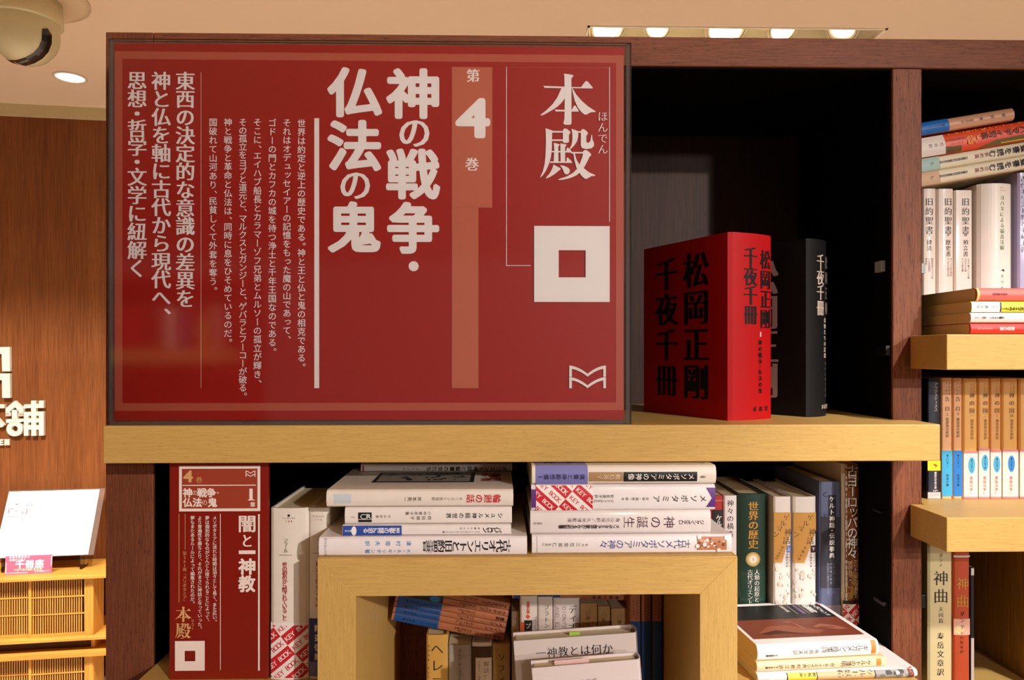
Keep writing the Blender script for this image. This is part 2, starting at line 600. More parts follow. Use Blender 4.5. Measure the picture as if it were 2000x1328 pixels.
def book(label, x0, y0, x1, y1, Y, D, lie=False, ang=0.0, yaw=0.0, cov='#ece2d6', hard=True, bulge=0.0015, art=None,
         obi=None, base=None, pages=PAGES, group=None, rough=0.42, coat=0.15, wrap=None, name='book', top=None):
    """a book whose spine fills the pixel box at depth Y; base gives the height its underside rests on"""
    k = Y / F
    w, h = (x1 - x0) * k, (y1 - y0) * k
    cx, cy = (x0 + x1) / 2, (y0 + y1) / 2
    if base is not None and not lie:
        h = P(cx, y0, Y).z - base
        y1 = y0 + h / k
        cy = (y0 + y1) / 2
    C = P(cx, cy, Y)
    R = Matrix.Rotation(yaw, 4, 'Z') @ Matrix.Rotation(-ang, 4, 'Y')
    loc = C - R.to_3x3() @ Vector((0, 0, h / 2))
    if base is not None:
        loc.z = base + 0.0003
    root = empty(name, loc, R.to_euler())
    T, L = (h, w) if lie else (w, h)

    def at(t, l, y):            # t across thickness, l along the length, both centred
        return (l, y, t + h / 2) if lie else (t, y, l + h / 2)

    def sp(t):
        q = max(-1.0, min(1.0, 2 * t / T))
        return -bulge * (1 - q * q)
    c = 0.0022 if hard else 0.0005

    def shell(l0, l1, g, mtl, nm, par, dd=D):
        mb = MB()
        n = 12
        rr = min(0.0016, T * 0.18)
        outer = [(-T / 2 - g, dd)]
        for i in range(n + 1):
            t = -T / 2 + T * i / n
            e = rr if i in (0, n) else 0.0
            outer.append((t * (1 + 2 * g / T), sp(t) - g + e))
        outer.append((T / 2 + g, dd))
        ci = c + (0.0 if g == 0 else 0.0)
        inner = [(-T / 2 + ci, dd)]
        for i in range(n + 1):
            t = -T / 2 + T * i / n
            inner.append((max(-T / 2 + ci, min(T / 2 - ci, t)), sp(t) + max(ci, 0.001) + rr))
        inner.append((T / 2 - ci, dd))
        if g:
            inner = [(t * (1 - 0.0), y + 0.0002 if 0 < i < len(outer) - 1 else y) for i, (t, y) in enumerate([(-T / 2 - g * 0.2, dd)] + [(-T / 2 + T * i / n, sp(-T / 2 + T * i / n) - g * 0.2) for i in range(n + 1)] + [(T / 2 + g * 0.2, dd)])]
        N = len(outer)
        vs = [at(t, l0, y) for t, y in outer] + [at(t, l0, y) for t, y in inner] + [at(t, l1, y) for t, y in outer] + [at(t, l1, y) for t, y in inner]
        fs = []
        for i in range(N - 1):
            fs.append((i, i + 1, 2 * N + i + 1, 2 * N + i))
            fs.append((N + i + 1, N + i, 3 * N + i, 3 * N + i + 1))
            fs.append((i + 1, i, N + i, N + i + 1))
            fs.append((2 * N + i, 2 * N + i + 1, 3 * N + i + 1, 3 * N + i))
        fs.append((0, 2 * N, 3 * N, N))
        fs.append((N - 1, 2 * N - 1, 4 * N - 1, 3 * N - 1))
        mb.add(vs, fs)
        o = mb.build(nm, mtl, par)
        bm = bmesh.new()
        bm.from_mesh(o.data)
        bmesh.ops.recalc_face_normals(bm, faces=bm.faces[:])
        bm.to_mesh(o.data)
        bm.free()
        return o
    cover = shell(-L / 2, L / 2, 0.0, mat(cov, rough, coat), 'cover', root)
    ins = 0.003 if hard else 0.0004
    mb = MB()
    e = at(-T / 2 + c * 1.02, -L / 2 + ins, max(c, 0.0015))
    g = at(T / 2 - c * 1.02, L / 2 - ins, D - (0.003 if hard else 0.0002))
    mb.box(e, g)
    mb.build('page_block', mat(pages, 0.8, 0, 0, 0.06, 900.0), root)
    if obi:                     # paper wrap band: fractions of the length, measured from the foot
        f0, f1, oc = obi
        ob = shell(-L / 2 + L * f0, -L / 2 + L * f1, 0.00025, mat(oc, 0.45, 0.1), 'wrap_band', root, D - 0.0005)
    if art:
        def fn(u, v, lf):
            t = v if lie else u
            return (u, sp(t) - lf, v + h / 2)
        a = Art(cx, cy, k, fn, 0.00055 if obi else 0.00035)
        a.curve = (1, y0, y1, 8) if lie else (0, x0, x1, 8)
        a.bounds = (x0 + 0.2, y0 + 0.2, x1 - 0.2, y1 - 0.2)
        art(a)
        a.done('printing', root)
    if top:
        def fn2(u, v, lf):      # print on the upper board of a lying book: u along, v into the depth
            return (u, v, h + lf)
        a = Art(0, 0, 1.0, fn2, 0.0003)
        top(a, L, D)
        a.done('cover_printing', root)
    tag(root, label, 'book', group)
    root['tall'] = h
    return root


# ------------------------------------------------------------------ materials of the place
W_DARK_Z = wood('dark_walnut_upright', '#744028', '#885034', '#32180c', 'z', 0.55, 0.8, 700, 10, 0.25, 0.9)
W_DARK_X = wood('dark_walnut_lying', '#744028', '#885034', '#32180c', 'x', 0.55, 0.8, 700, 10, 0.25, 0.9)
W_OAK_X = wood('pale_oak_lying', '#cba35a', '#d1aa62', '#a07638', 'x', 0.42, 0.5, 800, 7, 0.1, 0.35)
W_OAK_Z = wood('pale_oak_upright', '#cba35a', '#d1aa62', '#a07638', 'z', 0.42, 0.5, 800, 7, 0.1, 0.35)
W_WALL = wood('warm_walnut_wall', '#7d4824', '#91582e', '#5c3016', 'z', 0.38, 0.35, 160, 9, 0.05)
W_PINE_X = wood('pine_lying', '#d0923a', '#dba248', '#b87a2c', 'x', 0.45, 0.25, 160, 8, 0.05)
W_PINE_Z = wood('pine_upright', '#d0923a', '#dba248', '#b87a2c', 'z', 0.45, 0.25, 160, 8, 0.05)
M_CEIL = mat('#e8d0b0', 0.85, 0, 0, 0.01, 6)
M_ACR = clear('clear_acrylic', rough=0.07)
M_EDGE = clear('acrylic_edge', (0.80, 0.76, 0.74), 0.12, 1.49, 0.28, (0.30, 0.24, 0.23))
M_BLACK = mat('#0b0a0a', 0.35)
M_METAL = mat('#8b8782', 0.3, 0, 0.8)
M_WHITE = mat('#f1ead8', 0.45)

# ------------------------------------------------------------------ room shell
CEIL = CAMZ + 1.10


def ceil_at(px, py):
    xn, yn = (px - 1000.0) / F, (HY - py) / F
    t = 1.10 / yn
    return Vector((t * (SN + xn * CS), t * (CS - xn * SN), CEIL))


tag(boxobj('floor', (-6, -7, -0.05), (6, 5.0, 0.0), mat('#cfc2b2', 0.5)), kind='structure')
# ceiling with the rectangular lamp recess
rA, rB = ceil_at(1148, 49), ceil_at(1734, 55.5)
RX0, RX1, RY0, RY1 = rA.x, rB.x, (rA.y + rB.y) / 2, (rA.y + rB.y) / 2 + 0.20
mb = MB()
mb.box((-6, -7, CEIL), (RX0, 5, CEIL + 0.02))
mb.box((RX1, -7, CEIL), (6, 5, CEIL + 0.02))
mb.box((RX0, -7, CEIL), (RX1, RY0, CEIL + 0.02))
mb.box((RX0, RY1, CEIL), (RX1, 5, CEIL + 0.02))
tag(mb.build('ceiling', M_CEIL), kind='structure')

# walnut wall on the left, turned a little away from the bookcase
wA, wB = ceil_at(0, 203), ceil_at(205, 213)
wd = (wB - wA).normalized()
WANG = math.atan2(wd.y, wd.x)
WORG = Vector((wA.x, wA.y, 0))
e1 = Vector((math.cos(WANG), math.sin(WANG), 0))
e2 = Vector((-math.sin(WANG), math.cos(WANG), 0))      # away from the room


def W(px, py, off=0.0):
    """wall frame: (along, toward the room = -off, up) of a pixel on the plane off metres in front of the wall"""
    xn, yn = (px - 1000.0) / F, (HY - py) / F
    d = Vector((SN + xn * CS, CS - xn * SN, yn))
    t = (WORG.dot(e2) - off) / d.dot(e2)
    p = d * t
    q = Vector((p.x, p.y, 0)) - WORG
    return Vector((q.dot(e1), -off, CAMZ + p.z))


wl = empty('wall_left', WORG, (0, 0, WANG))
mb = MB()
zt = W(100, 231, 0).z
seams = [-2.2, -1.1, -0.02 + W(300, 700).x, 1.4, 2.6, 3.8, 5.0]
for i in range(6):
    m2 = MB()
    m2.box((seams[i] + 0.001, 0, 0), (seams[i + 1] - 0.001, 0.03, zt))
    m2.build('panel', W_WALL, wl)
tag(wl, kind='structure')
tr = empty('trim_1', WORG, (0, 0, WANG))
mb = MB()
mb.box((-2.2, -0.012, zt), (5.0, 0.03, CEIL - 0.001))
mb.build('cornice', mat('#cbb98e', 0.7), tr)
tag(tr, kind='structure')

# ------------------------------------------------------------------ dark bookcase
YP, YB = 0.84, 1.105
bc = empty('bookcase', (P(1000, 800, YP).x, YP, 0))


def bcbox(name, px0, px1, z0, z1, y0, y1, m, bevel=0.0012):
    xa = px0 if isinstance(px0, float) and abs(px0) < 5 else P(px0, 690, YP).x
    xb = px1 if isinstance(px1, float) and abs(px1) < 5 else P(px1, 690, YP).x
    o = bc.location
    return boxobj(name, (xa - o.x, y0 - YP, z0), (xb - o.x, y1 - YP, z1), m, bc, bevel)


ZTOP = P(1000, 69, YP).z
ZTB = P(1240, 128.5, YP).z
XE = 1.30
bcbox('side_panel', 206, 299, 0.0, ZTOP, YP, YB, W_DARK_Z)
bcbox('top_board', 300, XE, ZTB, ZTOP, YP, YB, W_DARK_X)
bcbox('partition', 1744, 1801, 0.0, ZTB - 0.0005, YP + 0.0005, YB, W_DARK_Z)
bcbox('partition', XE - 0.03, XE, 0.0, ZTB - 0.0005, YP + 0.0005, YB, W_DARK_Z)
bcbox('back_panel', 206, XE, 0.0, ZTOP, YB + 0.0005, YB + 0.012, wood('smoked_back_panel', '#3c241a', '#472c20', '#180c08', 'z', 0.5, 0.5, 420, 12, 0.1, 0.8), 0)
M_DARK = mat('#070504', 0.9)
M_DARK.node_tree.nodes['Principled BSDF'].inputs['Specular IOR Level'].default_value = 0.08
XPL, XPR = P(1744, 690, YP).x, P(1801, 690, YP).x
XSL = P(299, 690, YP).x
def dark_sheet(name, x0, x1, y0, y1, z0, z1):  # near-black sheets added so the compartment insides stay dark
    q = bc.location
    return boxobj(name, (x0 - q.x, y0 - YP, z0), (x1 - q.x, y1 - YP, z1), M_DARK, bc)


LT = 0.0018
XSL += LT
dark_sheet('side_dark_sheet', XSL - LT, XSL, YP + 0.004, YB, 0.0, ZTB)
dark_sheet('side_dark_sheet', XPL - LT, XPL, YP + 0.004, YB, 0.0, ZTB)
dark_sheet('side_dark_sheet', XPR, XPR + LT, YP + 0.004, YB, 0.0, ZTB)
dark_sheet('top_dark_sheet', XSL, XPL - LT, YP + 0.004, YB, ZTB - LT, ZTB)
dark_sheet('top_dark_sheet', XPR + LT, XE - 0.03, YP + 0.004, YB, ZTB - LT, ZTB)
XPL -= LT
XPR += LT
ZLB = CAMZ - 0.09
dark_sheet('back_dark_sheet', XSL, XPL, YB - LT, YB, 0.0, ZLB)
dark_sheet('back_dark_sheet', XPR, XE - 0.03, YB - LT, YB, 0.0, ZTB - LT)
tag(bc, 'dark walnut bookcase framing the whole display', 'bookcase')
# shelf hardware on the partition
o = bc.location


def hw(name, x0, x1, y0, y1, z0, z1, m):
    return boxobj(name, (x0 - o.x, y0 - YP, z0), (x1 - o.x, y1 - YP, z1), m, bc, 0.0004)


def onface(px, py, X):      # point on the plane x = X
    xn, yn = (px - 1000.0) / F, (HY - py) / F
    d = Vector((SN + xn * CS, CS - xn * SN, yn))
    t = X / d.x
    return Vector((X, d.y * t, CAMZ + d.z * t))


for px0, px1, py0, py1, m in ((1716, 1729, 512, 530, mat('#a9b4bd', 0.35)), (1717, 1738, 676, 694, M_BLACK), (1712, 1727, 993, 1003, M_BLACK), (1714, 1733, 1165, 1184, mat('#2a2624', 0.3))):
    a, b = onface(px0, py0, XPL), onface(px1, py1, XPL)
    hw('shelf_clip', XPL - 0.005, XPL + 0.0002, min(a.y, b.y), max(a.y, b.y), min(a.z, b.z), max(a.z, b.z), m)
a = P(1801, 520, 0.86)
hw('shelf_clip', XPR - 0.0002, XPR + 0.010, 0.853, 0.862, P(0, 531, 0.86).z, P(0, 511, 0.86).z, mat('#7d8482', 0.35))
hw('shelf_clip', XPR - 0.0002, XPR + 0.007, 0.848, 0.858, P(1800, 1186, 0.85).z, P(1800, 1161, 0.85).z, M_BLACK)

# ------------------------------------------------------------------ pale oak shelf boards
YS = 0.779
ZS = CAMZ - (830.3 - HY) / F * YS            # top of the main shelf
TH = 72.5 / F * YS


def shelf(name, label, x0, x1, y0, y1, zt, th, bevel=0.0015, m=None):
    r = empty(name, ((x0 + x1) / 2, y0, zt - th))
    boxobj('board', (x0 - (x0 + x1) / 2, 0, 0), (x1 - (x0 + x1) / 2, y1 - y0, th), m or W_OAK_X, r, bevel)
    return tag(r, label, 'shelf', 'pale oak shelf boards')


def shelf2(name, label, fx0, fx1, x0, x1, y0, y1, zt, th, m=None):
    """shelf whose front lip (fx0..fx1, ahead of the posts) is wider than the part between them"""
    r = empty(name, ((x0 + x1) / 2, y0, zt - th))
    c = (x0 + x1) / 2
    mb = MB()
    pts = [(fx0, y0), (fx1, y0), (fx1, YP - 0.0005), (x1, YP - 0.0005), (x1, y1), (x0, y1), (x0, YP - 0.0005), (fx0, YP - 0.0005)]
    n = len(pts)
    vs = [(x - c, y - y0, 0) for x, y in pts] + [(x - c, y - y0, th) for x, y in pts]
    fs = [list(range(n))[::-1], list(range(n, 2 * n))] + [(i, (i + 1) % n, (i + 1) % n + n, i + n) for i in range(n)]
    mb.add(vs, fs)
    mb.build('board', m or W_OAK_X, r, bevel=0.0012)
    return tag(r, label, 'shelf', 'pale oak shelf boards')


XM = P(1776, 690, YP).x
shelf2('oak_shelf', 'long pale oak shelf carrying the large red sign', P(201, 690, YS).x, XM - 0.0008, XSL + 0.0005, XPL - 0.0005, YS, YB - 0.002, ZS, TH)
YR = 0.770
ZR1 = CAMZ + (690 - 652.3) / F * YR
shelf2('oak_shelf', 'pale oak shelf under the coral and yellow paperback pile', XM + 0.0005, XE - 0.0305, XPR + 0.0005, XE - 0.0305, YR, YB - 0.002, ZR1, 70.5 / F * YR)
ZR2 = CAMZ - (1015 - 690) / F * YR
shelf2('oak_shelf', 'pale oak shelf under the row of orange and white paperbacks', XM + 0.0005, XE - 0.0305, XPR + 0.0005, XE - 0.0305, YR, YB - 0.002, ZR2, 68.5 / F * YR)
ZR3 = CAMZ - 0.415
shelf('oak_shelf', 'lowest pale oak shelf under the two tall cream and orange books', XPR + 0.0005, XE - 0.0305, 0.80, YB - 0.002, ZR3, 0.04)
ZL = CAMZ - 0.361                       # lower compartment floor
# cubby
YC = 0.745
CX0, CX1 = P(620, 690, YC).x, P(1440.5, 690, YC).x
CZ1 = P(1000, 1088.5, YC).z
CT = 0.0395
CZ0 = CZ1 - 0.33
shelf('oak_shelf', 'pale oak shelf under the narrow red placard', XSL + 0.0005, CX0 - 0.0005, 0.772, YB - 0.002, ZL, 0.04)
shelf('oak_shelf', 'pale oak shelf under the brightly lit book pile', CX1 + 0.0005, XPL - 0.0005, 0.772, YB - 0.002, ZL, 0.04)
cub = empty('oak_cubby', ((CX0 + CX1) / 2, YC, CZ0))
hw2 = (CX1 - CX0) / 2
HH = CZ1 - CZ0
YCB = 1.085 - YC
mb = MB()
mb.prism([(-hw2, HH), (hw2, HH), (hw2 - CT, HH - CT), (-hw2 + CT, HH - CT)], 0, YCB)
mb.build('top_board', W_OAK_X, cub, bevel=0.0005)
for s in (-1, 1):
    mb = MB()
    mb.prism([(s * hw2, HH), (s * (hw2 - CT), HH - CT), (s * (hw2 - CT), CT), (s * hw2, 0)][::-s], 0, YCB)
    mb.build('side_board', W_OAK_Z, cub, bevel=0.0005)
mb = MB()
mb.prism([(-hw2, 0), (-hw2 + CT, CT), (hw2 - CT, CT), (hw2, 0)], 0, YCB)
mb.build('bottom_board', W_OAK_X, cub, bevel=0.0005)
boxobj('back_board', (-hw2, YCB, 0), (hw2, YCB + 0.008, HH), W_DARK_Z, cub)
tag(cub, 'pale oak open box frame holding books in the centre', 'cubby')
CZI = CZ0 + CT

# side panel of the next cubby at the lower right
xr = onface(1905, 1290, 1).x
shp = empty('oak_divider', (0.672 + 0.02, 0.80, ZR3 + 0.0003))
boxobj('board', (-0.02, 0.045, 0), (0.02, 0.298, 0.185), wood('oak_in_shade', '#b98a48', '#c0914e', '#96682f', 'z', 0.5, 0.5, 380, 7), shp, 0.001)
tag(shp, 'upright oak divider beside the orange tall book', 'shelf')

# ------------------------------------------------------------------ ceiling things
def dome_camera():
    c = ceil_at(48, -10)
    r = empty('dome_camera', (c.x, c.y, CEIL))
    beige = mat('#d8cda0', 0.35, 0.2)
    mb = MB()
    mb.lathe([(0.0, -0.0005), (0.176, -0.0005), (0.176, -0.006), (0.150, -0.012), (0.112, -0.016), (0.0, -0.016)], 64)
    mb.build('mounting_plate', mat('#d9c29c', 0.5), r, smooth=True)
    zr = CAMZ + 1.016 - CEIL
    R = 0.094
    mb = MB()
    mb.lathe([(0.0, -0.016), (R * 1.06, -0.016), (R * 1.10, zr + 0.004), (R * 1.10, zr), (R * 1.0, zr - 0.002), (0, zr - 0.002)], 64)
    h = mb.build('housing', beige, r, smooth=True)
    h.data.polygons.foreach_set('use_smooth', [True] * len(h.data.polygons))
    mb = MB()
    zc = zr - 0.036
    prof = [(R, zr - 0.001), (R, zc)]
    for i in range(1, 17):
        a = i / 16 * math.pi / 2
        prof.append((max(1e-4, R * math.cos(a)), zc - R * math.sin(a)))
    mb.lathe(prof, 64)
    mb.build('dome', mat('#cfc59a', 0.28, 0.4), r, smooth=True)
    # camera slot: a dark curved strip inside a raised rim
    pix = [(87, 56), (91.5, 68), (91, 82), (85, 97), (74, 109), (58, 118), (40, 123), (22, 124), (8, 120)]
    cen = Vector((c.x, c.y, CEIL + zc))

    def hit(px, py, RR):
        xn, yn = (px - 1000.0) / F, (HY - py) / F
        d = Vector((SN + xn * CS, CS - xn * SN, yn)).normalized()
        oc = Vector((0, 0, CAMZ)) - cen
        bq = oc.dot(d)
        q = bq * bq - oc.dot(oc) + RR * RR
        t = -bq - math.sqrt(max(q, 0.0))
        return (Vector((0, 0, CAMZ)) + d * t) - cen
    pts = [hit(x, y, R).normalized() for x, y in pix]
    for nm, wd2, rr, m in (('slot_rim', 0.0200, R + 0.0012, beige), ('slot', 0.0165, R + 0.0022, mat('#17120f', 0.15, 0.6))):
        vs, fs = [], []
        n = len(pts)
        for i, p in enumerate(pts):
            tdir = (pts[min(i + 1, n - 1)] - pts[max(i - 1, 0)]).normalized()
            side = p.cross(tdir).normalized()
            wv = wd2 * (1.0 if 0 < i < n - 1 else 0.55)
            for s in (-1, -0.5, 0, 0.5, 1):
                q = (p * R + side * wv * s).normalized() * rr
                vs.append(q + Vector((0, 0, zc)))
        for s in (0, 4):
            pass
        for i in range(n - 1):
            for j in range(4):
                fs.append((i * 5 + j, i * 5 + j + 1, i * 5 + j + 6, i * 5 + j + 5))
        k = len(vs)
        vs2 = [v - (v - Vector((0, 0, zc))).normalized() * 0.004 for v in vs]
        for i in range(n - 1):
            fs.append((i * 5, i * 5 + 5, k + i * 5 + 5, k + i * 5))
            fs.append((i * 5 + 4, k + i * 5 + 4, k + i * 5 + 9, i * 5 + 9))
        fs.append((0, k, k + 1, 1)); fs.append((1, k + 1, k + 2, 2)); fs.append((2, k + 2, k + 3, 3)); fs.append((3, k + 3, k + 4, 4))
        mb = MB()
        mb.add(vs + vs2, fs)
        mb.build(nm, m, r, smooth=False)
    tag(r, 'beige dome security camera with a dark curved slot on the ceiling', 'camera')


dome_camera()

c = ceil_at(137, 150)
r = empty('downlight', (c.x, c.y, CEIL))
mb = MB()
mb.lathe([(0.050, -0.0006), (0.060, -0.0006), (0.061, -0.004), (0.052, -0.006), (0.050, -0.003)], 40)
mb.build('trim_ring', mat('#e8dcc4', 0.4), r, smooth=True)
mb = MB()
mb.lathe([(0.0001, -0.002), (0.050, -0.002)], 40)
mb.build('lens', emit('downlight_glow', (1.0, 0.97, 0.92), 6.0), r)
tag(r, 'small round white downlight in the ceiling near the dome camera', 'light')

# lamp recess behind the top of the bookcase
r = empty('ceiling_recess', ((RX0 + RX1) / 2, RY0, CEIL))
hx_ = (RX1 - RX0) / 2
dp = RY1 - RY0
mt = mat('#e9dfc4', 0.6)
boxobj('recess_top', (-hx_, 0, 0.16), (hx_, dp, 0.17), mt, r)
boxobj('recess_wall', (-hx_ - 0.01, -0.01, 0.0205), (hx_ + 0.01, 0, 0.17), mt, r)
boxobj('recess_wall', (-hx_ - 0.01, dp, 0.0205), (hx_ + 0.01, dp + 0.01, 0.17), mt, r)
boxobj('recess_wall', (-hx_ - 0.01, 0, 0.0205), (-hx_, dp, 0.17), mt, r)
boxobj('recess_wall', (hx_, 0, 0.0205), (hx_ + 0.01, dp, 0.17), mt, r)
for (a, b) in (((-hx_, 0), (hx_, 0.008)), ((-hx_, 0), (-hx_ + 0.008, dp)), ((hx_ - 0.008, 0), (hx_, dp)), ((-hx_, dp - 0.008), (hx_, dp))):
    boxobj('recess_lip', (a[0], a[1], -0.004), (b[0], b[1], 0.0), mat('#efe6cf', 0.5), r)
tag(r, 'long rectangular ceiling recess holding a row of spot lamps', 'light fixture')
G_LAMP = emit('spot_lamp_glow', (1.0, 0.90, 0.74), 22.0)
notes = [('leftmost spot lamp in the ceiling recess', 1190, 0.050, -0.3), ('second spot lamp from the left in the ceiling recess', 1290, 0.034, 0.25),
         ('brightest middle spot lamp in the ceiling recess', 1427, 0.054, 0.0), ('second spot lamp from the right in the ceiling recess', 1541, 0.040, -0.2),
         ('dim rightmost spot lamp in the ceiling recess', 1662, 0.040, 0.5)]
for i, (lb, px, rad, tilt) in enumerate(notes):
    q = ceil_at(px, 66)
    lr = empty('spot_lamp', (q.x, RY0 + 0.105, CEIL + 0.045), (math.radians(-42 if i < 4 else -20), tilt, 0))
    mb = MB()
    mb.lathe([(rad * 0.5, 0.085), (rad * 0.9, 0.05), (rad * 1.18, 0.0), (rad * 1.22, -0.008), (rad * 1.08, -0.008), (rad * 1.0, 0.006)], 32)
    mb.build('lamp_housing', mat('#d8cca8', 0.4), lr, smooth=True)
    mb = MB()
    mb.lathe([(0.0001, 0.0), (rad * 1.0, 0.004)], 32)
    mb.build('lamp_lens', G_LAMP if i < 4 else emit('dim_lamp_glow', (1.0, 0.9, 0.74), 5.0), lr)
    mb = MB()
    mb.lathe([(rad * 1.30, -0.006), (rad * 1.42, -0.006), (rad * 1.42, 0.006), (rad * 1.30, 0.006), (rad * 1.30, -0.006)], 32)
    mb.build('gimbal_ring', mat('#cfc39e', 0.4), lr, smooth=True)
    tag(lr, lb, 'light', 'spot lamps in the ceiling recess')

# ------------------------------------------------------------------ lettering fixed to the left wall
def wall_letters():
    cream = mat('#efe6cc', 0.4)

    def shape(name, label, polys, ref, cat='letter', ring=None, t=0.018):
        c = W(*ref)
        r = empty(name, WORG + e1 * c.x + Vector((0, 0, c.z)), (0, 0, WANG))
        mb = MB()
        for poly in polys:
            pts = [W(x, y) for x, y in poly]
            mb.prism([(p.x - c.x, p.z - c.z) for p in pts], -t - 0.004, -0.004)
        if ring:
            x, y, ro, ri = ring
            cc, n = W(x, y), 28
            k = (W(x + 10, y).x - cc.x) / 10
            vs, fs = [], []
            for i in range(n):
                a = 2 * math.pi * i / n
                for rr in (ro, ri):
                    for yy in (-t - 0.004, -0.004):
                        vs.append((cc.x - c.x + rr * k * math.cos(a), yy, cc.z - c.z + rr * k * math.sin(a)))
            for i in range(n):
                j = (i + 1) % n
                A, B = 4 * i, 4 * j
                fs += [(A, B, B + 2, A + 2), (A + 1, A + 3, B + 3, B + 1), (A, A + 1, B + 1, B), (A + 2, B + 2, B + 3, A + 3)]
            mb.add(vs, fs)
        mb.build('raised_letter', cream, r)
        tag(r, label, cat, 'raised cream letters on the walnut wall')
    shape('wall_letter', 'upper cream hook-shaped raised letter on walnut wall', [[(-40, 679), (24, 677.5), (24, 691), (-40, 692)], [(8.5, 691), (24, 691), (24.5, 725), (9.5, 725)], [(-40, 692), (-24, 692), (-24, 725), (-40, 725)]], (0, 700))
    shape('wall_letter', 'lower cream hook-shaped raised letter on walnut wall', [[(-40, 730), (24.5, 729), (24.5, 742), (-40, 742)], [(9, 742), (24.5, 742), (25, 776.5), (9.5, 776.5)], [(-40, 742), (-24, 742), (-24, 777), (-40, 777)]], (0, 750))
    shape('wall_letter', 'cream raised letter cut by the left edge of the view', [[(-44, 790), (13.5, 789), (13.5, 796.5), (-44, 797)], [(-20, 780), (-11, 780), (-11, 850), (-20, 850)], [(-8, 806), (0, 814), (13.5, 829), (7, 834), (-11, 818)]], (0, 815))
    polys = [
        # left half: roof, inner stem, bars
        [(16, 797), (34, 782), (34, 794), (24, 803), (24, 812), (16, 812)], [(34, 782), (50.5, 797), (50.5, 812), (42, 812), (42, 803), (34, 794)],
        [(16, 805), (26, 805), (26, 811.5), (16, 811.5)], [(41, 805), (50.5, 805), (50.5, 811.5), (41, 811.5)],
        [(28.5, 800), (38.5, 800), (38.5, 819), (28.5, 819)], [(17, 818), (50.5, 817), (50.5, 822.5), (40, 824), (17, 825)],
        # right half: top bar with ticks, then the grid
        [(51.5, 789.5), (65.5, 789), (65.5, 796), (51.5, 797)], [(65.5, 782), (75, 782), (75, 804), (65.5, 804)], [(75, 788.5), (80.5, 788.5), (80.5, 796), (75, 796)],
        [(80.5, 782), (90, 782), (90, 796), (80.5, 796)],
        [(51.5, 804), (90, 803), (90, 811), (51.5, 811)], [(51.5, 811), (60, 811), (60, 850), (51.5, 850)], [(65.8, 811), (75, 811), (75, 850), (65.8, 850)],
        [(80.5, 811), (90, 811), (90, 849.5), (80.5, 849.5)], [(60, 816.5), (65.8, 816.5), (65.8, 824), (60, 824)], [(75, 816.5), (80.5, 816.5), (80.5, 824), (75, 824)],
        [(60, 829.5), (65.8, 829.5), (65.8, 838), (60, 838)], [(75, 829.5), (80.5, 829.5), (80.5, 838), (75, 838)]]
    shape('wall_letter', 'large complete cream raised character on walnut wall', polys, (53, 816), ring=(33.5, 836.5, 15.8, 6.4))
    shape('wall_letter', 'small raised letter E on walnut wall', [[(1.5, 857.5), (4.5, 857.5), (4.5, 869), (1.5, 869)], [(4.5, 857.5), (9.5, 857.5), (9.5, 860), (4.5, 860)], [(4.5, 862), (9, 862), (9, 864.5), (4.5, 864.5)], [(4.5, 866.5), (9.5, 866.5), (9.5, 869), (4.5, 869)]], (5, 863), t=0.010)
    shape('wall_letter', 'small raised letter N on walnut wall', [[(12, 857), (15, 857), (15, 869), (12, 869)], [(18, 857), (21, 857), (21, 869), (18, 869)], [(12.5, 857), (15.5, 857), (20.5, 869), (17.5, 869)]], (16, 863), t=0.010)


wall_letters()

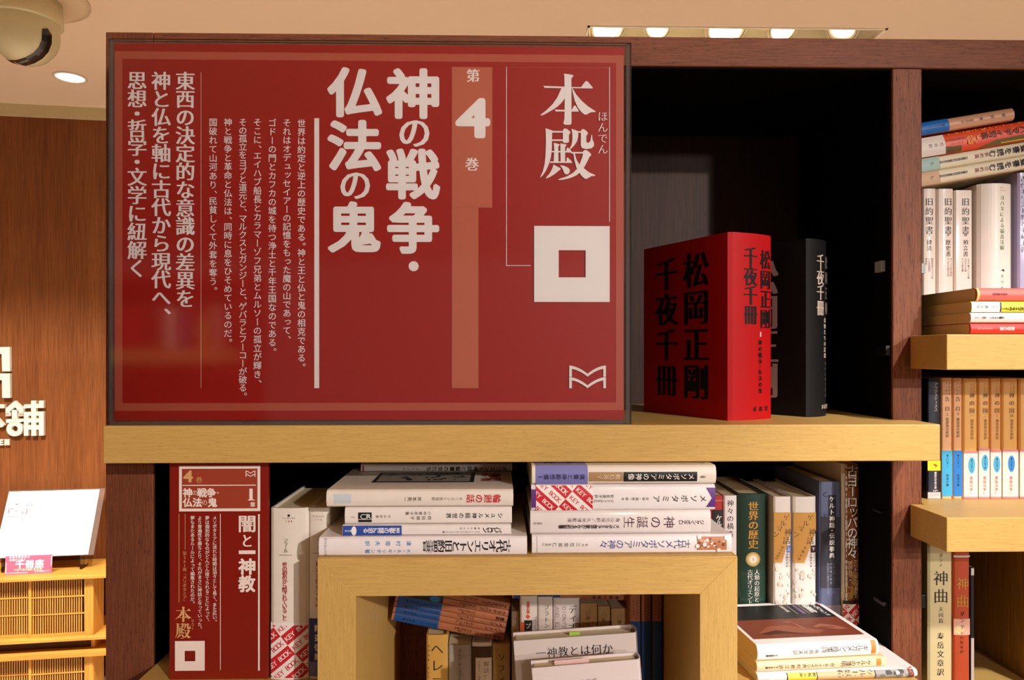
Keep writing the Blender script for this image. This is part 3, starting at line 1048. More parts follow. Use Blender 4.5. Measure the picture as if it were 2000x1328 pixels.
# ------------------------------------------------------------------ lattice cabinet, white display panel, red card
def display_table():
    OFF = 0.26
    a = W(0, 1126, OFF)
    zt = W(203, 1090, 0.0).z
    z_of = lambda py, px=100: W(px, py, OFF).z
    xr_ = W(230, 1120, OFF).x
    xl_ = W(-150, 1120, OFF).x
    T0 = zt
    org = WORG + e1 * W(100, 1120, OFF).x - e2 * OFF
    org.z = 0
    cxm = W(100, 1120, OFF).x
    r = empty('lattice_cabinet', org, (0, 0, WANG))

    def L(px, off=OFF):
        return W(px, 1200, off).x - cxm
    xe, xs = xr_ - cxm, xl_ - cxm
    z1 = z_of(1132)
    boxobj('top_board', (xs, -0.012, z1), (xe, OFF - 0.005, zt), W_PINE_X, r, 0.001)
    zb1t, zb1b = z_of(1247), z_of(1253)
    boxobj('shelf_board', (xs, -0.008, zb1b), (xe, OFF - 0.005, zb1t), W_PINE_X, r, 0.001)
    z2t, z2b = z_of(1275), z_of(1285)
    boxobj('shelf_board', (xs, -0.010, z2b), (xe, OFF - 0.005, z2t), W_PINE_X, r, 0.001)
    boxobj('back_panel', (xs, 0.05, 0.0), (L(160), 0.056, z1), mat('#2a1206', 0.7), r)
    boxobj('back_panel', (L(160), OFF - 0.02, 0.0), (xe, OFF - 0.012, z1), W_PINE_Z, r)
    for zlo, zhi in ((zb1t, z1), (0.0, z2b)):
        boxobj('post', (L(165), 0.012, zlo), (L(180), 0.12, zhi), W_PINE_Z, r, 0.001)
        boxobj('post', (xe - 0.02, OFF - 0.05, zlo), (xe - 0.008, OFF - 0.021, zhi), W_PINE_Z, r, 0.001)
    boxobj('post', (L(172), 0.03, z2t), (L(180), 0.10, zb1b), W_PINE_Z, r, 0.001)
    boxobj('recess_shade', (xs, 0.045, z2t), (L(172), 0.049, zb1b), mat('#4a2410', 0.6), r)  # dark sheet standing in for the shadow in the gap between boards
    for lev, (zlo, zhi, rails) in enumerate(((zb1t, z1, (1169, 1203)), (z2b - 0.30, z2b, (1319, 1355)))):
        for d, (p0, p1, dy) in enumerate(((52, 165, 0.014), (-70, 54, 0.024))):
            A, B = L(p0), L(p1)
            door = empty('lattice_door', (0, 0, 0))
            door.parent = r
            fw = 0.011
            boxobj('stile', (A, dy, zlo), (A + fw, dy + 0.012, zhi), W_PINE_Z, door)
            boxobj('stile', (B - fw * 0.6, dy, zlo), (B, dy + 0.012, zhi), W_PINE_Z, door)
            boxobj('rail', (A + fw, dy, zlo), (B - fw * 0.6, dy + 0.012, zlo + 0.013), W_PINE_X, door)
            boxobj('rail', (A + fw, dy, zhi - 0.004), (B - fw * 0.6, dy + 0.012, zhi), W_PINE_X, door)
            for py in rails:
                zz = z_of(py)
                boxobj('rail', (A + fw, dy + 0.001, zz - 0.002), (B - fw * 0.6, dy + 0.008, zz + 0.002), W_PINE_X, door)
            mb = MB()
            x = A + fw + 0.006
            while x < B - fw * 0.6 - 0.003:
                mb.box((x - 0.0021, dy + 0.003, zlo + 0.013), (x + 0.0021, dy + 0.007, zhi - 0.004))
                x += 0.0092
            tag(mb.build('slats', W_PINE_Z, door), kind='stuff')
    tag(r, 'pine cabinet with fine lattice doors by the walnut wall', 'cabinet')

    # tilted white display panel on clear legs
    bl, br = W(-12, 1089, 0.17), W(172, 1084, 0.17)
    wpan = br.x - bl.x
    zb = (bl.z + br.z) / 2
    ctop = W(115, 958, 0.05)
    dz, dy = ctop.z - zb, 0.12
    xm = (bl.x + br.x) / 2
    pr = empty('display_panel', WORG + e1 * xm - e2 * 0.17 + Vector((0, 0, zt)), (0, 0, WANG))
    b0 = zb - zt

    def slab(name, x0, x1, g0, g1, th0, th1, m):
        s = Vector((0, dy, dz)).normalized()
        n = Vector((0, -s.z, s.y))
        ln = math.hypot(dy, dz)
        base = Vector((0, 0, b0))
        mb = MB()
        vs = []
        for (x, g, t) in ((x0, g0, th0), (x1, g0, th0), (x1, g0, th1), (x0, g0, th1), (x0, g1, th0), (x1, g1, th0), (x1, g1, th1), (x0, g1, th1)):
            q = base + s * (g * ln) + n * t
            vs.append((x, q.y, q.z))
        mb.add(vs, [(0, 3, 2, 1), (4, 5, 6, 7), (0, 1, 5, 4), (1, 2, 6, 5), (2, 3, 7, 6), (3, 0, 4, 7)])
        o = mb.build(name, m, pr)
        bm = bmesh.new(); bm.from_mesh(o.data); bmesh.ops.recalc_face_normals(bm, faces=bm.faces[:]); bm.to_mesh(o.data); bm.free()
        return s, n, ln, base
    slab('acrylic_sheet', -wpan / 2 - 0.002, wpan / 2 + 0.022, -0.01, 1.02, -0.003, 0.0, clear('easel_acrylic', (0.9, 0.86, 0.8), 0.05, 1.49, 0.12, (0.6, 0.5, 0.42)))
    s, n, ln, base = slab('white_sheet', -wpan / 2, wpan / 2, 0.0, 1.0, 0.0002, 0.0016, mat('#fbf8f2', 0.6, 0, 0, 0.0))
    for x in (-wpan / 2 + 0.03, wpan / 2 - 0.03):
        boxobj('easel_leg', (x - 0.004, 0.004, 0.0), (x + 0.004, 0.075, b0 + 0.012), M_ACR, pr)
    # faint ink sketches
    ink = MB()

    def ip(px, py):
        u = (px - 28) / 175 * wpan - wpan / 2 + (958 - py) / 126 * 0.0
        g = 1 - (py - 958) / 128
        q = base + s * (g * ln) + n * 0.0019
        return (u - 0.02 + 0.0 * g, q.y, q.z)
    for x0_, y0_, x1_, y1_ in ((24, 1007.5, 57, 1008.8), (61, 1007.8, 79, 1008.8), (30, 992, 33, 1001), (33, 991, 40, 993), (62, 985, 68, 987), (64, 993, 67, 1004), (41, 982, 47, 985), (72, 983, 74, 989), (57, 998, 60, 1003), (60, 1013, 63, 1015), (44, 995, 47, 998)):
        ink.add([ip(x0_ + 14, y0_), ip(x0_ + 14, y1_), ip(x1_ + 14, y1_), ip(x1_ + 14, y0_)], [(0, 1, 2, 3)])
    ink.build('ink_sketch', mat('#8d8078', 0.7), pr)
    tag(pr, 'tilted blank-looking white panel on clear easel above lattice cabinet', 'display panel')

    # red card
    OC = 0.200
    p0, p1 = W(9, 1115, OC), W(101, 1115, OC)
    t0 = W(17, 1080, OC)
    cr = empty('price_card', WORG + e1 * ((p0.x + p1.x) / 2) - e2 * OC + Vector((0, 0, zt)), (math.radians(-5), 0, WANG))
    w = p1.x - p0.x
    hgt = t0.z - p0.z + 0.002
    boxobj('card', (-w / 2, 0, 0), (w / 2, 0.002, hgt), mat('#e0607c', 0.5), cr)
    k = w / 92.0

    def fn(u, v, lf):
        return (u, -lf, v + hgt / 2)
    A = Art(55, 1097.5, k, fn, 0.0004)
    wht = '#fff6ee'
    A.h('千冊座', 38, 76, 1096, 18, wht, 'H')
    A.h('千夜千冊本舗', 29, 56, 1107.5, 5, '#f6e2b0', 'b')
    A.h('丸善松岡', 61, 79, 1107.5, 5, '#f6e2b0', 'b')
    A.h('まずは見よう！', 69, 97, 1112, 4.2, wht, 'b')
    A.h('松岡正剛書店本', 19, 54, 1081, 4.6, wht, 'b')
    A.h('の棚から選ぶ', 19, 46, 1086.5, 4.6, wht, 'b')
    A.r(11, 1113.2, 54, 1114.2, wht)
    A.r(10.5, 1091, 11.8, 1114, wht)
    A.r(99, 1081, 100.3, 1101, wht)
    A.done('printing', cr)
    tag(cr, 'small pink-red card with white characters on the cabinet top', 'sign')


display_table()

# ------------------------------------------------------------------ large red sign in its acrylic holder
def big_sign():
    Y = 0.789
    x0, x1 = P(216, 400, Y).x, P(1232, 400, Y).x
    z1 = P(720, 82, Y).z
    cx = (x0 + x1) / 2
    z0 = ZS
    r = empty('red_sign', (cx, Y, z0))
    px0, px1 = P(223.5, 400, Y).x - cx, P(1218.5, 400, Y).x - cx
    pz1, pz0 = P(720, 88.5, Y).z - z0, P(720, 820.5, Y).z - z0
    boxobj('paper', (px0, 0.0, pz0), (px1, 0.0012, pz1), mat('#a51007', 0.5, 0.0, 0, 0.03, 8), r)
    w, h = x1 - x0, z1 - z0
    boxobj('acrylic_front', (-w / 2, -0.0042, 0), (w / 2, -0.0016, h), M_ACR, r, 0.0004)
    boxobj('acrylic_back', (-w / 2, 0.0016, 0), (w / 2, 0.0046, h), clear('acrylic_back_sheet', (0.92, 0.9, 0.88), 0.05, 1.49, 0.03), r, 0.0004)
    e = 0.0045
    boxobj('acrylic_edge', (-w / 2, -0.0015, 0.0), (px0 - 0.0005, 0.0015, h), M_EDGE, r)
    boxobj('acrylic_edge', (px1 + 0.0025, -0.0015, 0.0), (w / 2, 0.0015, h), M_EDGE, r)
    boxobj('acrylic_edge', (px0, -0.0015, 0.0), (px1, 0.0015, pz0 - 0.0006), M_EDGE, r)
    k = Y / F

    def fn(u, v, lf):
        return (u, -lf, v)
    A = Art(0, 0, 1.0, fn, 0.0001)

    def m(px, py):
        p = P(px, py, Y)
        return (p.x - cx, -(p.z - z0))

    def R(x0, y0, x1, y1, col):
        a, b = m(x0, y0), m(x1, y1)
        A.r(a[0], a[1], b[0], b[1], col)

    def V(s, x, y0, y1, size, col, st='g'):
        a, b = m(x, y0), m(x, y1)
        A.v(s, a[0], a[1], b[1], size * k, col, st)

    def FIT(ch, x0, y0, x1, y1, col, st):
        a, b = m(x0, y0), m(x1, y1)
        A.fit(ch, a[0], a[1], b[0], b[1], col, st)
    band, wht = '#bb5641', '#f6eee8'
    # lighter border band
    ow = (m(224, 102)[0], m(224, 100)[1], m(1218, 400)[0], m(1218, 801)[1])
    bw = 15 * k
    A.r(ow[0], ow[1], ow[2], ow[1] + bw, band)
    A.r(ow[0], ow[3] - bw, ow[2], ow[3], band)
    A.r(ow[0], ow[1] + bw, ow[0] + bw, ow[3] - bw, band)
    A.r(ow[2] - bw, ow[1] + bw, ow[2], ow[3] - bw, band)
    V('東西の決定的な意識の差異を', 362, 158, 583, 38, wht, 'M')
    V('神と仏を軸に古代から現代へ、', 315, 158, 616, 38, wht, 'M')
    V('思想・哲学・文学に紐解く', 268, 157, 524, 38, wht, 'M')
    R(392.2, 141, 393.6, 758, '#d9a293')
    R(614, 231, 623.5, 758, wht)
    body = [('世界は約定と逆上の歴史である。神と王と仏と鬼の相克である。', 589, 241, 716), ('それはオデュッセイアーの記憶をもった魔の山であって、', 560.5, 240, 662),
            ('ゴドーの門とカフカの城を待つ浄土と千年王国なのである。', 532, 240, 686), ('そこに、エイハブ船長とカラマーゾフ兄弟とムルソーの孤立が輝き、', 503, 239, 748),
            ('その孤立をヨブと道元と、マルクスとガンジーと、ゲバラとフーコーが破る。', 474.5, 239, 773), ('神と戦争と革命と仏法は、同時に息をひそめているのだ。', 445.5, 239, 668),
            ('国破れて山河あり、民貧しくて外套を奪う。', 416.5, 239, 567)]
    for s, x, a, b in body:
        V(s, x, a, b, 16.6, wht, 'gm')
    for ch, a, b, c, d in (('神', 754, 133, 858, 233), ('戦', 754, 290, 860, 390), ('争', 756, 394, 858, 496), ('仏', 639, 131, 747, 230), ('法', 639, 234, 745, 335), ('鬼', 640, 393, 744, 494)):
        FIT(ch, a, b, c, d, wht, 'H')
    FIT('の', 780, 235, 839, 287, wht, 'M')
    FIT('の', 665, 337, 723, 389, wht, 'M')
    c_ = m(808, 520)
    A.circ(c_[0], c_[1], 9.8 * k, wht)
    b2 = '#c4664c'
    R(882.5, 131, 961.5, 406, b2)
    R(882.5, 406, 934.5, 758, b2)
    V('第', 924, 148, 148, 27, wht, 'M')
    FIT('4', 889.5, 191.5, 957.5, 270.5, wht, 'H')
    V('巻', 922, 321, 321, 27, wht, 'M')
    ln = '#eadcd2'
    R(988.5, 131, 990, 519, ln)
    R(988.5, 131.5, 1191, 133, ln)
    R(1189.5, 131.5, 1191, 433, ln)
    R(988.5, 518, 1036.5, 519.5, ln)
    a, b = m(1054.8, 144.1), m(1163.8, 352.2)
    A.honden(a[0], a[1], b[0], b[1], wht)
    V('ほんでん', 1177, 228, 292, 21, wht, 'm')
    # framed square
    p0, p1, p2, p3 = m(1043, 441.5), m(1190.5, 590), m(1091, 489), m(1143.5, 542)
    A.frame(*p0, *p1, *p2, *p3, wht)
    a, b = m(1111.5, 714), m(1183, 758)
    A.mlogo(a[0], a[1], b[0], b[1], 5.2 * k, wht)
    A.done('printing', r)
    tag(r, 'large red sign with white characters in a clear acrylic holder', 'sign')


big_sign()


def placard():
    Y = 0.800
    k = Y / F
    x0, x1 = P(331, 1100, Y).x, P(524, 1100, Y).x
    cx = (x0 + x1) / 2
    z0 = ZL
    r = empty('red_placard', (cx, Y, z0))
    h = P(428, 903, Y).z - z0 - 0.001
    h = min(h, ZS - TH - z0 - 0.002)
    boxobj('panel', (x0 - cx, 0, 0), (x1 - cx, 0.006, h), mat('#821c12', 0.22, 0.3, 0, 0.03, 8), r, 0.0006)
    A = Art(0, 0, 1.0, lambda u, v, lf: (u, -lf, v), 0.0003)

    def m(px, py):
        p = P(px, py, Y)
        return (p.x - cx, -(p.z - z0))

    def R(a, b, c, d, col):
        p, q = m(a, b), m(c, d)
        A.r(p[0], p[1], q[0], q[1], col)

    def V(s, x, a, b, size, col, st='g'):
        p, q = m(x, a), m(x, b)
        A.v(s, p[0], p[1], q[1], size * k, col, st)

    def H(s, a, b, y, size, col, st='g'):
        p, q = m(a, y), m(b, y)
        A.h(s, p[0], q[0], p[1], size * k, col, st)

    def FIT(ch, a, b, c, d, col, st):
        p, q = m(a, b), m(c, d)
        A.fit(ch, p[0], p[1], q[0], q[1], col, st)
    wht, tan = '#efdccf', '#d6a268'
    A.frame(*m(350, 910), *m(508.5, 998), *m(355.5, 915.5), *m(503, 992.5), wht)
    R(356, 916, 502.5, 992, '#9a3a22')
    FIT('4', 358, 918.5, 377, 942, tan, 'H')
    V('巻', 389, 937, 937, 13, tan, 'm')
    R(357, 947, 500, 948.2, wht)
    a, b = m(480, 919), m(499, 931)
    A.mlogo(a[0], a[1], b[0], b[1], 1.6 * k, wht)
    for ch, x, sz, st in (('神', 367, 18.5, 'H'), ('の', 381, 12, 'm'), ('戦', 395, 18.5, 'H'), ('争', 413, 18.5, 'H'), ('・', 426, 10, 'H')):
        H(ch, x, x, 962, sz, wht, st)
    for ch, x, sz, st in (('仏', 367, 18.5, 'H'), ('法', 386, 18.5, 'H'), ('の', 400, 12, 'm'), ('鬼', 415.5, 18.5, 'H')):
        H(ch, x, x, 981, sz, wht, st)
    FIT('1', 487.5, 954, 494, 977, wht, 'g')
    R(485, 975.2, 498, 977, wht)
    H('章', 494, 494, 985, 10.5, wht, 'b')
    R(504.5, 1004, 507.8, 1309, wht)
    R(430.4, 1003, 431.6, 1308, wht)
    R(349.8, 1003, 350.8, 1176, tan)
    R(361.8, 1003, 362.6, 1073, tan)
    FIT('闇', 467, 1007, 499.5, 1039, wht, 'b')
    FIT('と', 475, 1044, 492, 1067, wht, 'M')
    R(467, 1074.5, 499.5, 1081.5, wht)
    FIT('神', 466, 1090, 499.5, 1122, wht, 'H')
    FIT('教', 466, 1123, 499.5, 1156, wht, 'H')
    for s, x, b in (('メソポタミアに流れた時間は滔々として長く、また広い。', 420, 1213), ('夢は個別的なものがどんどん捨てられることによって、', 405.5, 1213),
                    ('より普遍性を勝ちとり、それがまさに神話となっていった。', 391, 1227), ('夢もまたあるルールによって編集されたのだ。', 376.8, 1178)):
        V(s, x, 1011, b, 8.6, wht, 'gm')
    V('第261夜『メソポタミア』', 361.5, 1080, 1174, 8.4, tan, 'm')
    a, b = m(343, 1184), m(375, 1246)
    A.honden(a[0], a[1], b[0], b[1], tan)
    V('ほんでん', 377.6, 1211, 1226, 5, tan, 'g')
    A.frame(*m(343, 1251), *m(401, 1308.5), *m(362, 1270), *m(382.5, 1290), wht)
    A.done('printing', r)
    tag(r, 'narrow upright red placard with white characters on the lower shelf', 'sign')


placard()

# ------------------------------------------------------------------ the two books standing on the main shelf
def turned_book(label, X, Y, ang, wid, hgt, dep, cov, spine_art, cover_art, bulge=0.004):
    r = empty('book', (X, Y, ZS), (0, 0, ang))
    mtl = mat(cov, 0.55, 0.0, 0, 0.02)
    mtl.node_tree.nodes['Principled BSDF'].inputs['Specular IOR Level'].default_value = 0.2
    mb = MB()
    n = 14
    sp = lambda u: -bulge * (1 - (2 * u / wid - 1) ** 2)
    out = [(0, dep)] + [(wid * i / n, sp(wid * i / n) + (0.0018 if i in (0, n) else 0)) for i in range(n + 1)] + [(wid, dep)]
    c = 0.003
    inn = [(c, dep)] + [(min(max(wid * i / n, c), wid - c), sp(wid * i / n) + 0.004) for i in range(n + 1)] + [(wid - c, dep)]
    N = len(out)
    vs = [(x, y, 0) for x, y in out] + [(x, y, 0) for x, y in inn] + [(x, y, hgt) for x, y in out] + [(x, y, hgt) for x, y in inn]
    fs = []
    for i in range(N - 1):
        fs += [(i, i + 1, 2 * N + i + 1, 2 * N + i), (N + i + 1, N + i, 3 * N + i, 3 * N + i + 1), (i + 1, i, N + i, N + i + 1), (2 * N + i, 2 * N + i + 1, 3 * N + i + 1, 3 * N + i)]
    fs += [(0, 2 * N, 3 * N, N), (N - 1, 2 * N - 1, 4 * N - 1, 3 * N - 1)]
    mb.add(vs, fs)
    o_ = mb.build('cover', mtl, r)
    bm = bmesh.new(); bm.from_mesh(o_.data); bmesh.ops.recalc_face_normals(bm, faces=bm.faces[:]); bm.to_mesh(o_.data); bm.free()
    boxobj('page_block', (c, 0.002, 0.004), (wid - c, dep - 0.004, hgt - 0.0035), mat(PAGES, 0.8), r)
    A = Art(0, hgt, 1.0, lambda u, v, lf: (u, sp(min(max(u, 0), wid)) - lf, v), 0.0005)
    A.cy = 0
    spine_art(A, wid, hgt)
    A.fn = lambda u, v, lf: (u, sp(min(max(u, 0), wid)) - lf, v + hgt)
    A.done('spine_printing', r)
    B = Art(0, 0, 1.0, lambda u, v, lf: (-lf, -u, v + hgt), 0.0003)     # left cover: u runs from the fore edge (-dep) to the spine
    cover_art(B, dep, hgt)
    B.done('cover_printing', r)
    tag(r, label, 'book', 'tall books on the main shelf')


def red_spine(A, w, h):
    A.fn = lambda u, v, lf: (u, -0.004 * (1 - (2 * min(max(u, 0), w) / w - 1) ** 2) - lf, v + h)
    A.v('松岡正剛', w * 0.80, h * 0.135, h * 0.455, w * 0.36, '#0a0606', 'S', sx=0.78)
    A.v('千夜千冊', w * 0.44, h * 0.125, h * 0.435, w * 0.36, '#0a0606', 'S', sx=0.86)
    A.r(w * 0.655, h * 0.527, w * 0.685, h * 0.553, '#e9c9c0')
    A.v('神の戦争・仏法の鬼', w * 0.66, h * 0.585, h * 0.845, h * 0.030, '#0a0606', 'M')
    A.h('求龍堂', w * 0.53, w * 0.82, h * 0.942, h * 0.028, '#0a0606', 'M')


def red_cover(A, d, h):
    A.v('松岡正剛', -d * 0.35, h * 0.175, h * 0.80, h * 0.215, '#050303', 'S')
    A.v('千夜千冊', -d * 0.70, h * 0.175, h * 0.80, h * 0.205, '#050303', 'S')


def black_spine(A, w, h):
    A.fn = lambda u, v, lf: (u, -0.004 * (1 - (2 * min(max(u, 0), w) / w - 1) ** 2) - lf, v + h)
    A.v('千夜千冊', w * 0.52, h * 0.125, h * 0.385, w * 0.48, '#cbb9a8', 'S', sx=0.8)
    A.v('松岡正剛', w * 0.90, h * 0.125, h * 0.385, w * 0.40, '#6d6258', 'S', sx=0.6)
    A.v('書物たちの記譜', w * 0.78, h * 0.455, h * 0.655, h * 0.030, '#cbb9a8', 'M')
    A.v('松岡正剛書物論', w * 0.82, h * 0.70, h * 0.88, h * 0.024, '#5a524c', 'm')
    A.h('求龍堂', w * 0.62, w * 0.95, h * 0.945, h * 0.026, '#b7a89a', 'M')


def black_cover(A, d, h):
    A.v('松岡正剛', -d * 0.40, h * 0.20, h * 0.80, h * 0.225, '#b79f96', 'S')


turned_book('thick red hardcover with black characters on spine, standing on the main shelf', 0.2665, 0.823, math.radians(26), 0.069, 0.2185, 0.158, '#b20b10', red_spine, red_cover)
turned_book('black hardcover with pale spine characters behind the thick red book', 0.3775, 0.868, math.radians(35), 0.043, 0.2185, 0.158, '#141212', black_spine, black_cover)

# ------------------------------------------------------------------ books in the lower left compartment
INK, RED, GREY, BLUE = '#1c1614', '#a3252b', '#7b7069', '#1e2f86'


def girard1(a):
    a.v('叢書', 566, 1006, 1006, 5, INK, 'b')
    a.h('ウニベルシタス', 555, 577, 1011, 4, GREY)
    a.h('134', 561, 571, 1017, 6, RED, 'm')
    a.v('ジラール', 560, 1054, 1074, 9, INK, 'm')
    a.r(547, 1082, 572, 1082.8, INK)
    a.v('世の初めから隠されていること', 558, 1101, 1205, 10.5, RED, 'M')
    a.keybook(530, 1219, 602, 1320, 64, 22, math.radians(-40), ox=12, oy=4, nx=8)


book('cream hardcover with red title and checked wrap band beside red placard', 529.5, 992, 602.5, 1326, 0.800, 0.135, base=ZL, cov='#e6dccd', bulge=0.003, art=girard1, obi=(0, 0.33, '#efe4dc'), group='books in the lower left compartment')


def girard2(a):
    a.h('ウニベルシタス', 612, 632, 1008, 4, GREY)
    a.h('115', 618, 628, 1014, 6, RED, 'm')
    a.v('ジラール', 625, 1050, 1068, 9, INK, 'm')
    a.r(612, 1079, 634, 1079.8, INK)
    a.v('暴力と聖なるもの', 622, 1100, 1180, 10, RED, 'M')
    a.r(604, 1206, 646, 1290, '#2b2f63', nx=8)
    a.v('精選復興', 622, 1225, 1280, 15, '#e9dfd8', 'b')
    a.r(604, 1290, 646, 1318, '#6d6f97', nx=8)


book('cream hardcover with blue lower band half hidden by the oak box', 604, 992, 644, 1326, 0.800, 0.135, base=ZL, cov='#e6dccd', bulge=0.002, art=girard2, group='books in the lower left compartment')


# ------------------------------------------------------------------ pile on the left of the box top
def stack(items, base):
    z = base
    for it in items:
        b = book(**it, lie=True, base=z + 0.0001)
        z = b.location.z + b['tall']
        del b['tall']
    return z


def kitchen(a):
    a.l('古代オリエントと旧約聖書', 990, 834, 1076, 15.5, INK, 'M', sx=1.65)
    a.l('Ｋ・Ａ・キッチン著', 799, 719, 1085, 9.5, '#5f96c4', 'gm')
    a.l('津村俊夫訳', 799, 719, 1070, 10, '#5f96c4', 'gm')
    a.v('のちのことば', 638, 1062, 1092, 5.5, INK)


def babylon(a):
    a.l('バビロン', 974, 948, 1049.5, 12, INK, 'b')
    a.l('フォートニュサンドレアサルヴィニ著', 935, 866, 1053, 4.2, INK)
    a.l('斎藤かぐみ訳', 935, 900, 1046, 4.2, INK)
    a.r(671, 1040, 785, 1059, '#2a4da0', ny=4)
    a.l('聖都の謎に迫る', 776, 716, 1049.5, 11.5, '#f2ece6', 'b')
    a.circ(692.5, 1050, 5, '#f2ece6', 9)
    a.l('創元社', 686, 677, 1050, 4, '#f2ece6', 'b')


def sumer(a):
    a.l('シュメル神話の世界', 977, 876, 1023, 11, INK, 'gm')
    a.l('岡田明子', 839, 806, 1027, 8, GREY, 'gm')
    a.l('小林登志子著', 839, 796, 1018, 7, GREY, 'gm')
    a.l('中公新書', 761, 738, 1024, 6, GREY)
    a.r(701, 1016, 727, 1035, '#141616', ny=4)
    a.r(701, 1029, 727, 1030, '#e9dfd4')
    a.fit('C', 705, 1019, 716, 1029, '#c9d2cb', 'g')
    a.fit('R', 717, 1019, 726, 1028, '#e4e6df', 'b')
    a.l('1977', 694, 688, 1025, 4, GREY)


def rinne(a):
    a.l('輪廻の話', 970, 919, 990, 17, '#c0272f', 'M')
    a.l('オリエント民俗誌', 900, 847, 990, 7, GREY)
    a.l('井本英一', 820, 792, 990, 9, INK, 'm')
    a.r(655, 980, 688, 998, '#c5ccd2', ny=4)


def rinne_top(a, L, D):
    a.r(-L * 0.30, -D * 0.30, L * 0.28, -D * 0.78, '#1a1917')
    a.r(-L * 0.28, -D * 0.34, L * 0.255, -D * 0.74, '#8d857c')
    rnd = random.Random(3)
    for i in range(34):
        x, y = rnd.uniform(-0.25, 0.22) * L, -rnd.uniform(0.38, 0.70) * D
        w, h = rnd.uniform(0.01, 0.04) * L, rnd.uniform(0.02, 0.05) * D
        a.p([(x, y), (x + w, y + h * 0.4), (x + w * 0.8, y - h), (x + w * 0.2, y - h * 0.7)], '#2a2623')
    a.v('輪廻', L * 0.38, -D * 0.62, -D * 0.40, D * 0.17, '#8f2a2c', 'M')


def top_book(a):
    a.r(709, 905, 712, 919, '#a3252b', ny=4)
    a.l('オリエント神話と聖書の女たち', 985, 838, 912, 10, '#2a2320', 'b')
    a.l('マルコエ', 816, 790, 912, 6, '#2a2320')


zz = stack([
    dict(label='white book with large black title at the bottom of the left pile', x0=625, y0=1058.5, x1=1029, y1=1095, Y=0.752, D=0.150, cov='#ece3e0', hard=False, bulge=0.002, art=kitchen, group='books piled left on the oak box'),
    dict(label='thin white paperback with blue spine block in the left pile', x0=670, y0=1039.5, x1=998, y1=1059, Y=0.758, D=0.125, cov='#e9dfd8', hard=False, bulge=0.0008, art=babylon, group='books piled left on the oak box'),
    dict(label='white pocket book with small black emblem in the left pile', x0=675, y0=1007, x1=999.5, y1=1039, Y=0.762, D=0.110, cov='#e9dfd6', hard=False, bulge=0.0012, art=sumer, group='books piled left on the oak box'),
    dict(label='thick cream book with red title and framed picture on its cover', x0=640, y0=973, x1=1002, y1=1006, Y=0.764, D=0.140, cov='#e4d9cc', hard=True, bulge=0.003, art=rinne, top=rinne_top, group='books piled left on the oak box'),
    dict(label='shaded book topmost of the left pile just below the shelf', x0=706, y0=902, x1=1000, y1=917, Y=0.880, D=0.120, cov='#d9cec4', hard=False, bulge=0.001, art=top_book, group='books piled left on the oak box'),
], CZ1)


# ------------------------------------------------------------------ pile on the right of the box top
def gods4(a):
    a.r(1047.5, 1054, 1048.2, 1088, '#9a9490', ny=4)
    a.l('古代メソポタミアの神々', 1340, 1178, 1071, 18, '#27307c', 'm')
    a.l('監修', 1145, 1138, 1072, 5, GREY)
    a.l('三笠宮崇仁', 1128, 1082, 1071.5, 9, INK, 'm')
    a.l('集英社', 1073, 1060, 1071, 6, GREY, 'm')
    rnd = random.Random(5)
    a.r(1362, 1057, 1420, 1083, '#b5764e', nx=1, ny=6)
    for i in range(40):
        x, y, s = rnd.uniform(1364, 1416), rnd.uniform(1059, 1081), rnd.uniform(1.2, 3.4)
        a.circ(x, y, s, rnd.choice(['#7d4426', '#c98a5c', '#8f5230', '#d9a57c', '#e6d3c8']), s * 0.8)
    for x, y in ((1366, 1058), (1362, 1075), (1419, 1059), (1404, 1083), (1376, 1072)):
        a.circ(x, y, 4, '#e9e0dc', 4)


def birth(a):
    a.l('ジャン・ボテロ', 1371, 1330, 1031, 10, '#5a2a3a', 'gm')
    a.l('神の誕生', 1307, 1228, 1031, 24, '#4a1626', 'm')
    a.l('メソポタミア歴史家がみる旧約聖書', 1206, 1094, 1039, 8.5, '#3c2a2c', 'b')
    a.l('角山元保訳／久米博監修', 1206, 1112, 1026, 8.5, '#8f7a80', 'gm')
    a.l('ヨルダン社', 1056, 1043, 1032, 6, GREY)


def meso(a):
    a.p([(1398, 964), (1398, 1002), (1380, 1002), (1391, 984), (1380, 964)], '#5c2a7c')
    a.l('メソポタミア', 1374, 1282, 985, 15, INK, 'm')
    a.l('文学・理性・神々', 1264, 1216, 985, 6.5, GREY, 'gm')
    a.l('ジャン・ボテロ', 1195, 1162, 989, 7, GREY, 'gm')
    a.l('松島英子訳', 1195, 1164, 980, 7, GREY, 'gm')
    a.r(1037.5, 966, 1046, 1002, '#5c2a7c', ny=6)
    a.keybook(1046, 958.5, 1157, 1007.5, 64, 20, math.radians(42), ox=2, oy=2, ny=6)


def statue(a):
    a.r(1217, 934, 1361.5, 953, '#15110f', ny=4)
    a.l('メソポタミアの神像', 1350, 1232, 943.5, 13.5, '#e9e2d6', 'gm')
    a.r(1149, 934, 1216, 952.5, '#a58155', ny=4)
    a.l('松島英子', 1206, 1172, 943.5, 11, '#e9dcc6', 'm')
    a.l('角川叢書', 1376, 1370, 944, 5, GREY)
    a.r(1045.5, 922, 1147, 957.8, '#7a78b4', ny=6)
    a.l('偶像と神殿祭儀', 1136, 1066, 943, 11, '#22203c', 'b')
    a.l('角川叢書', 1058, 1052, 943, 4, '#3a3860')


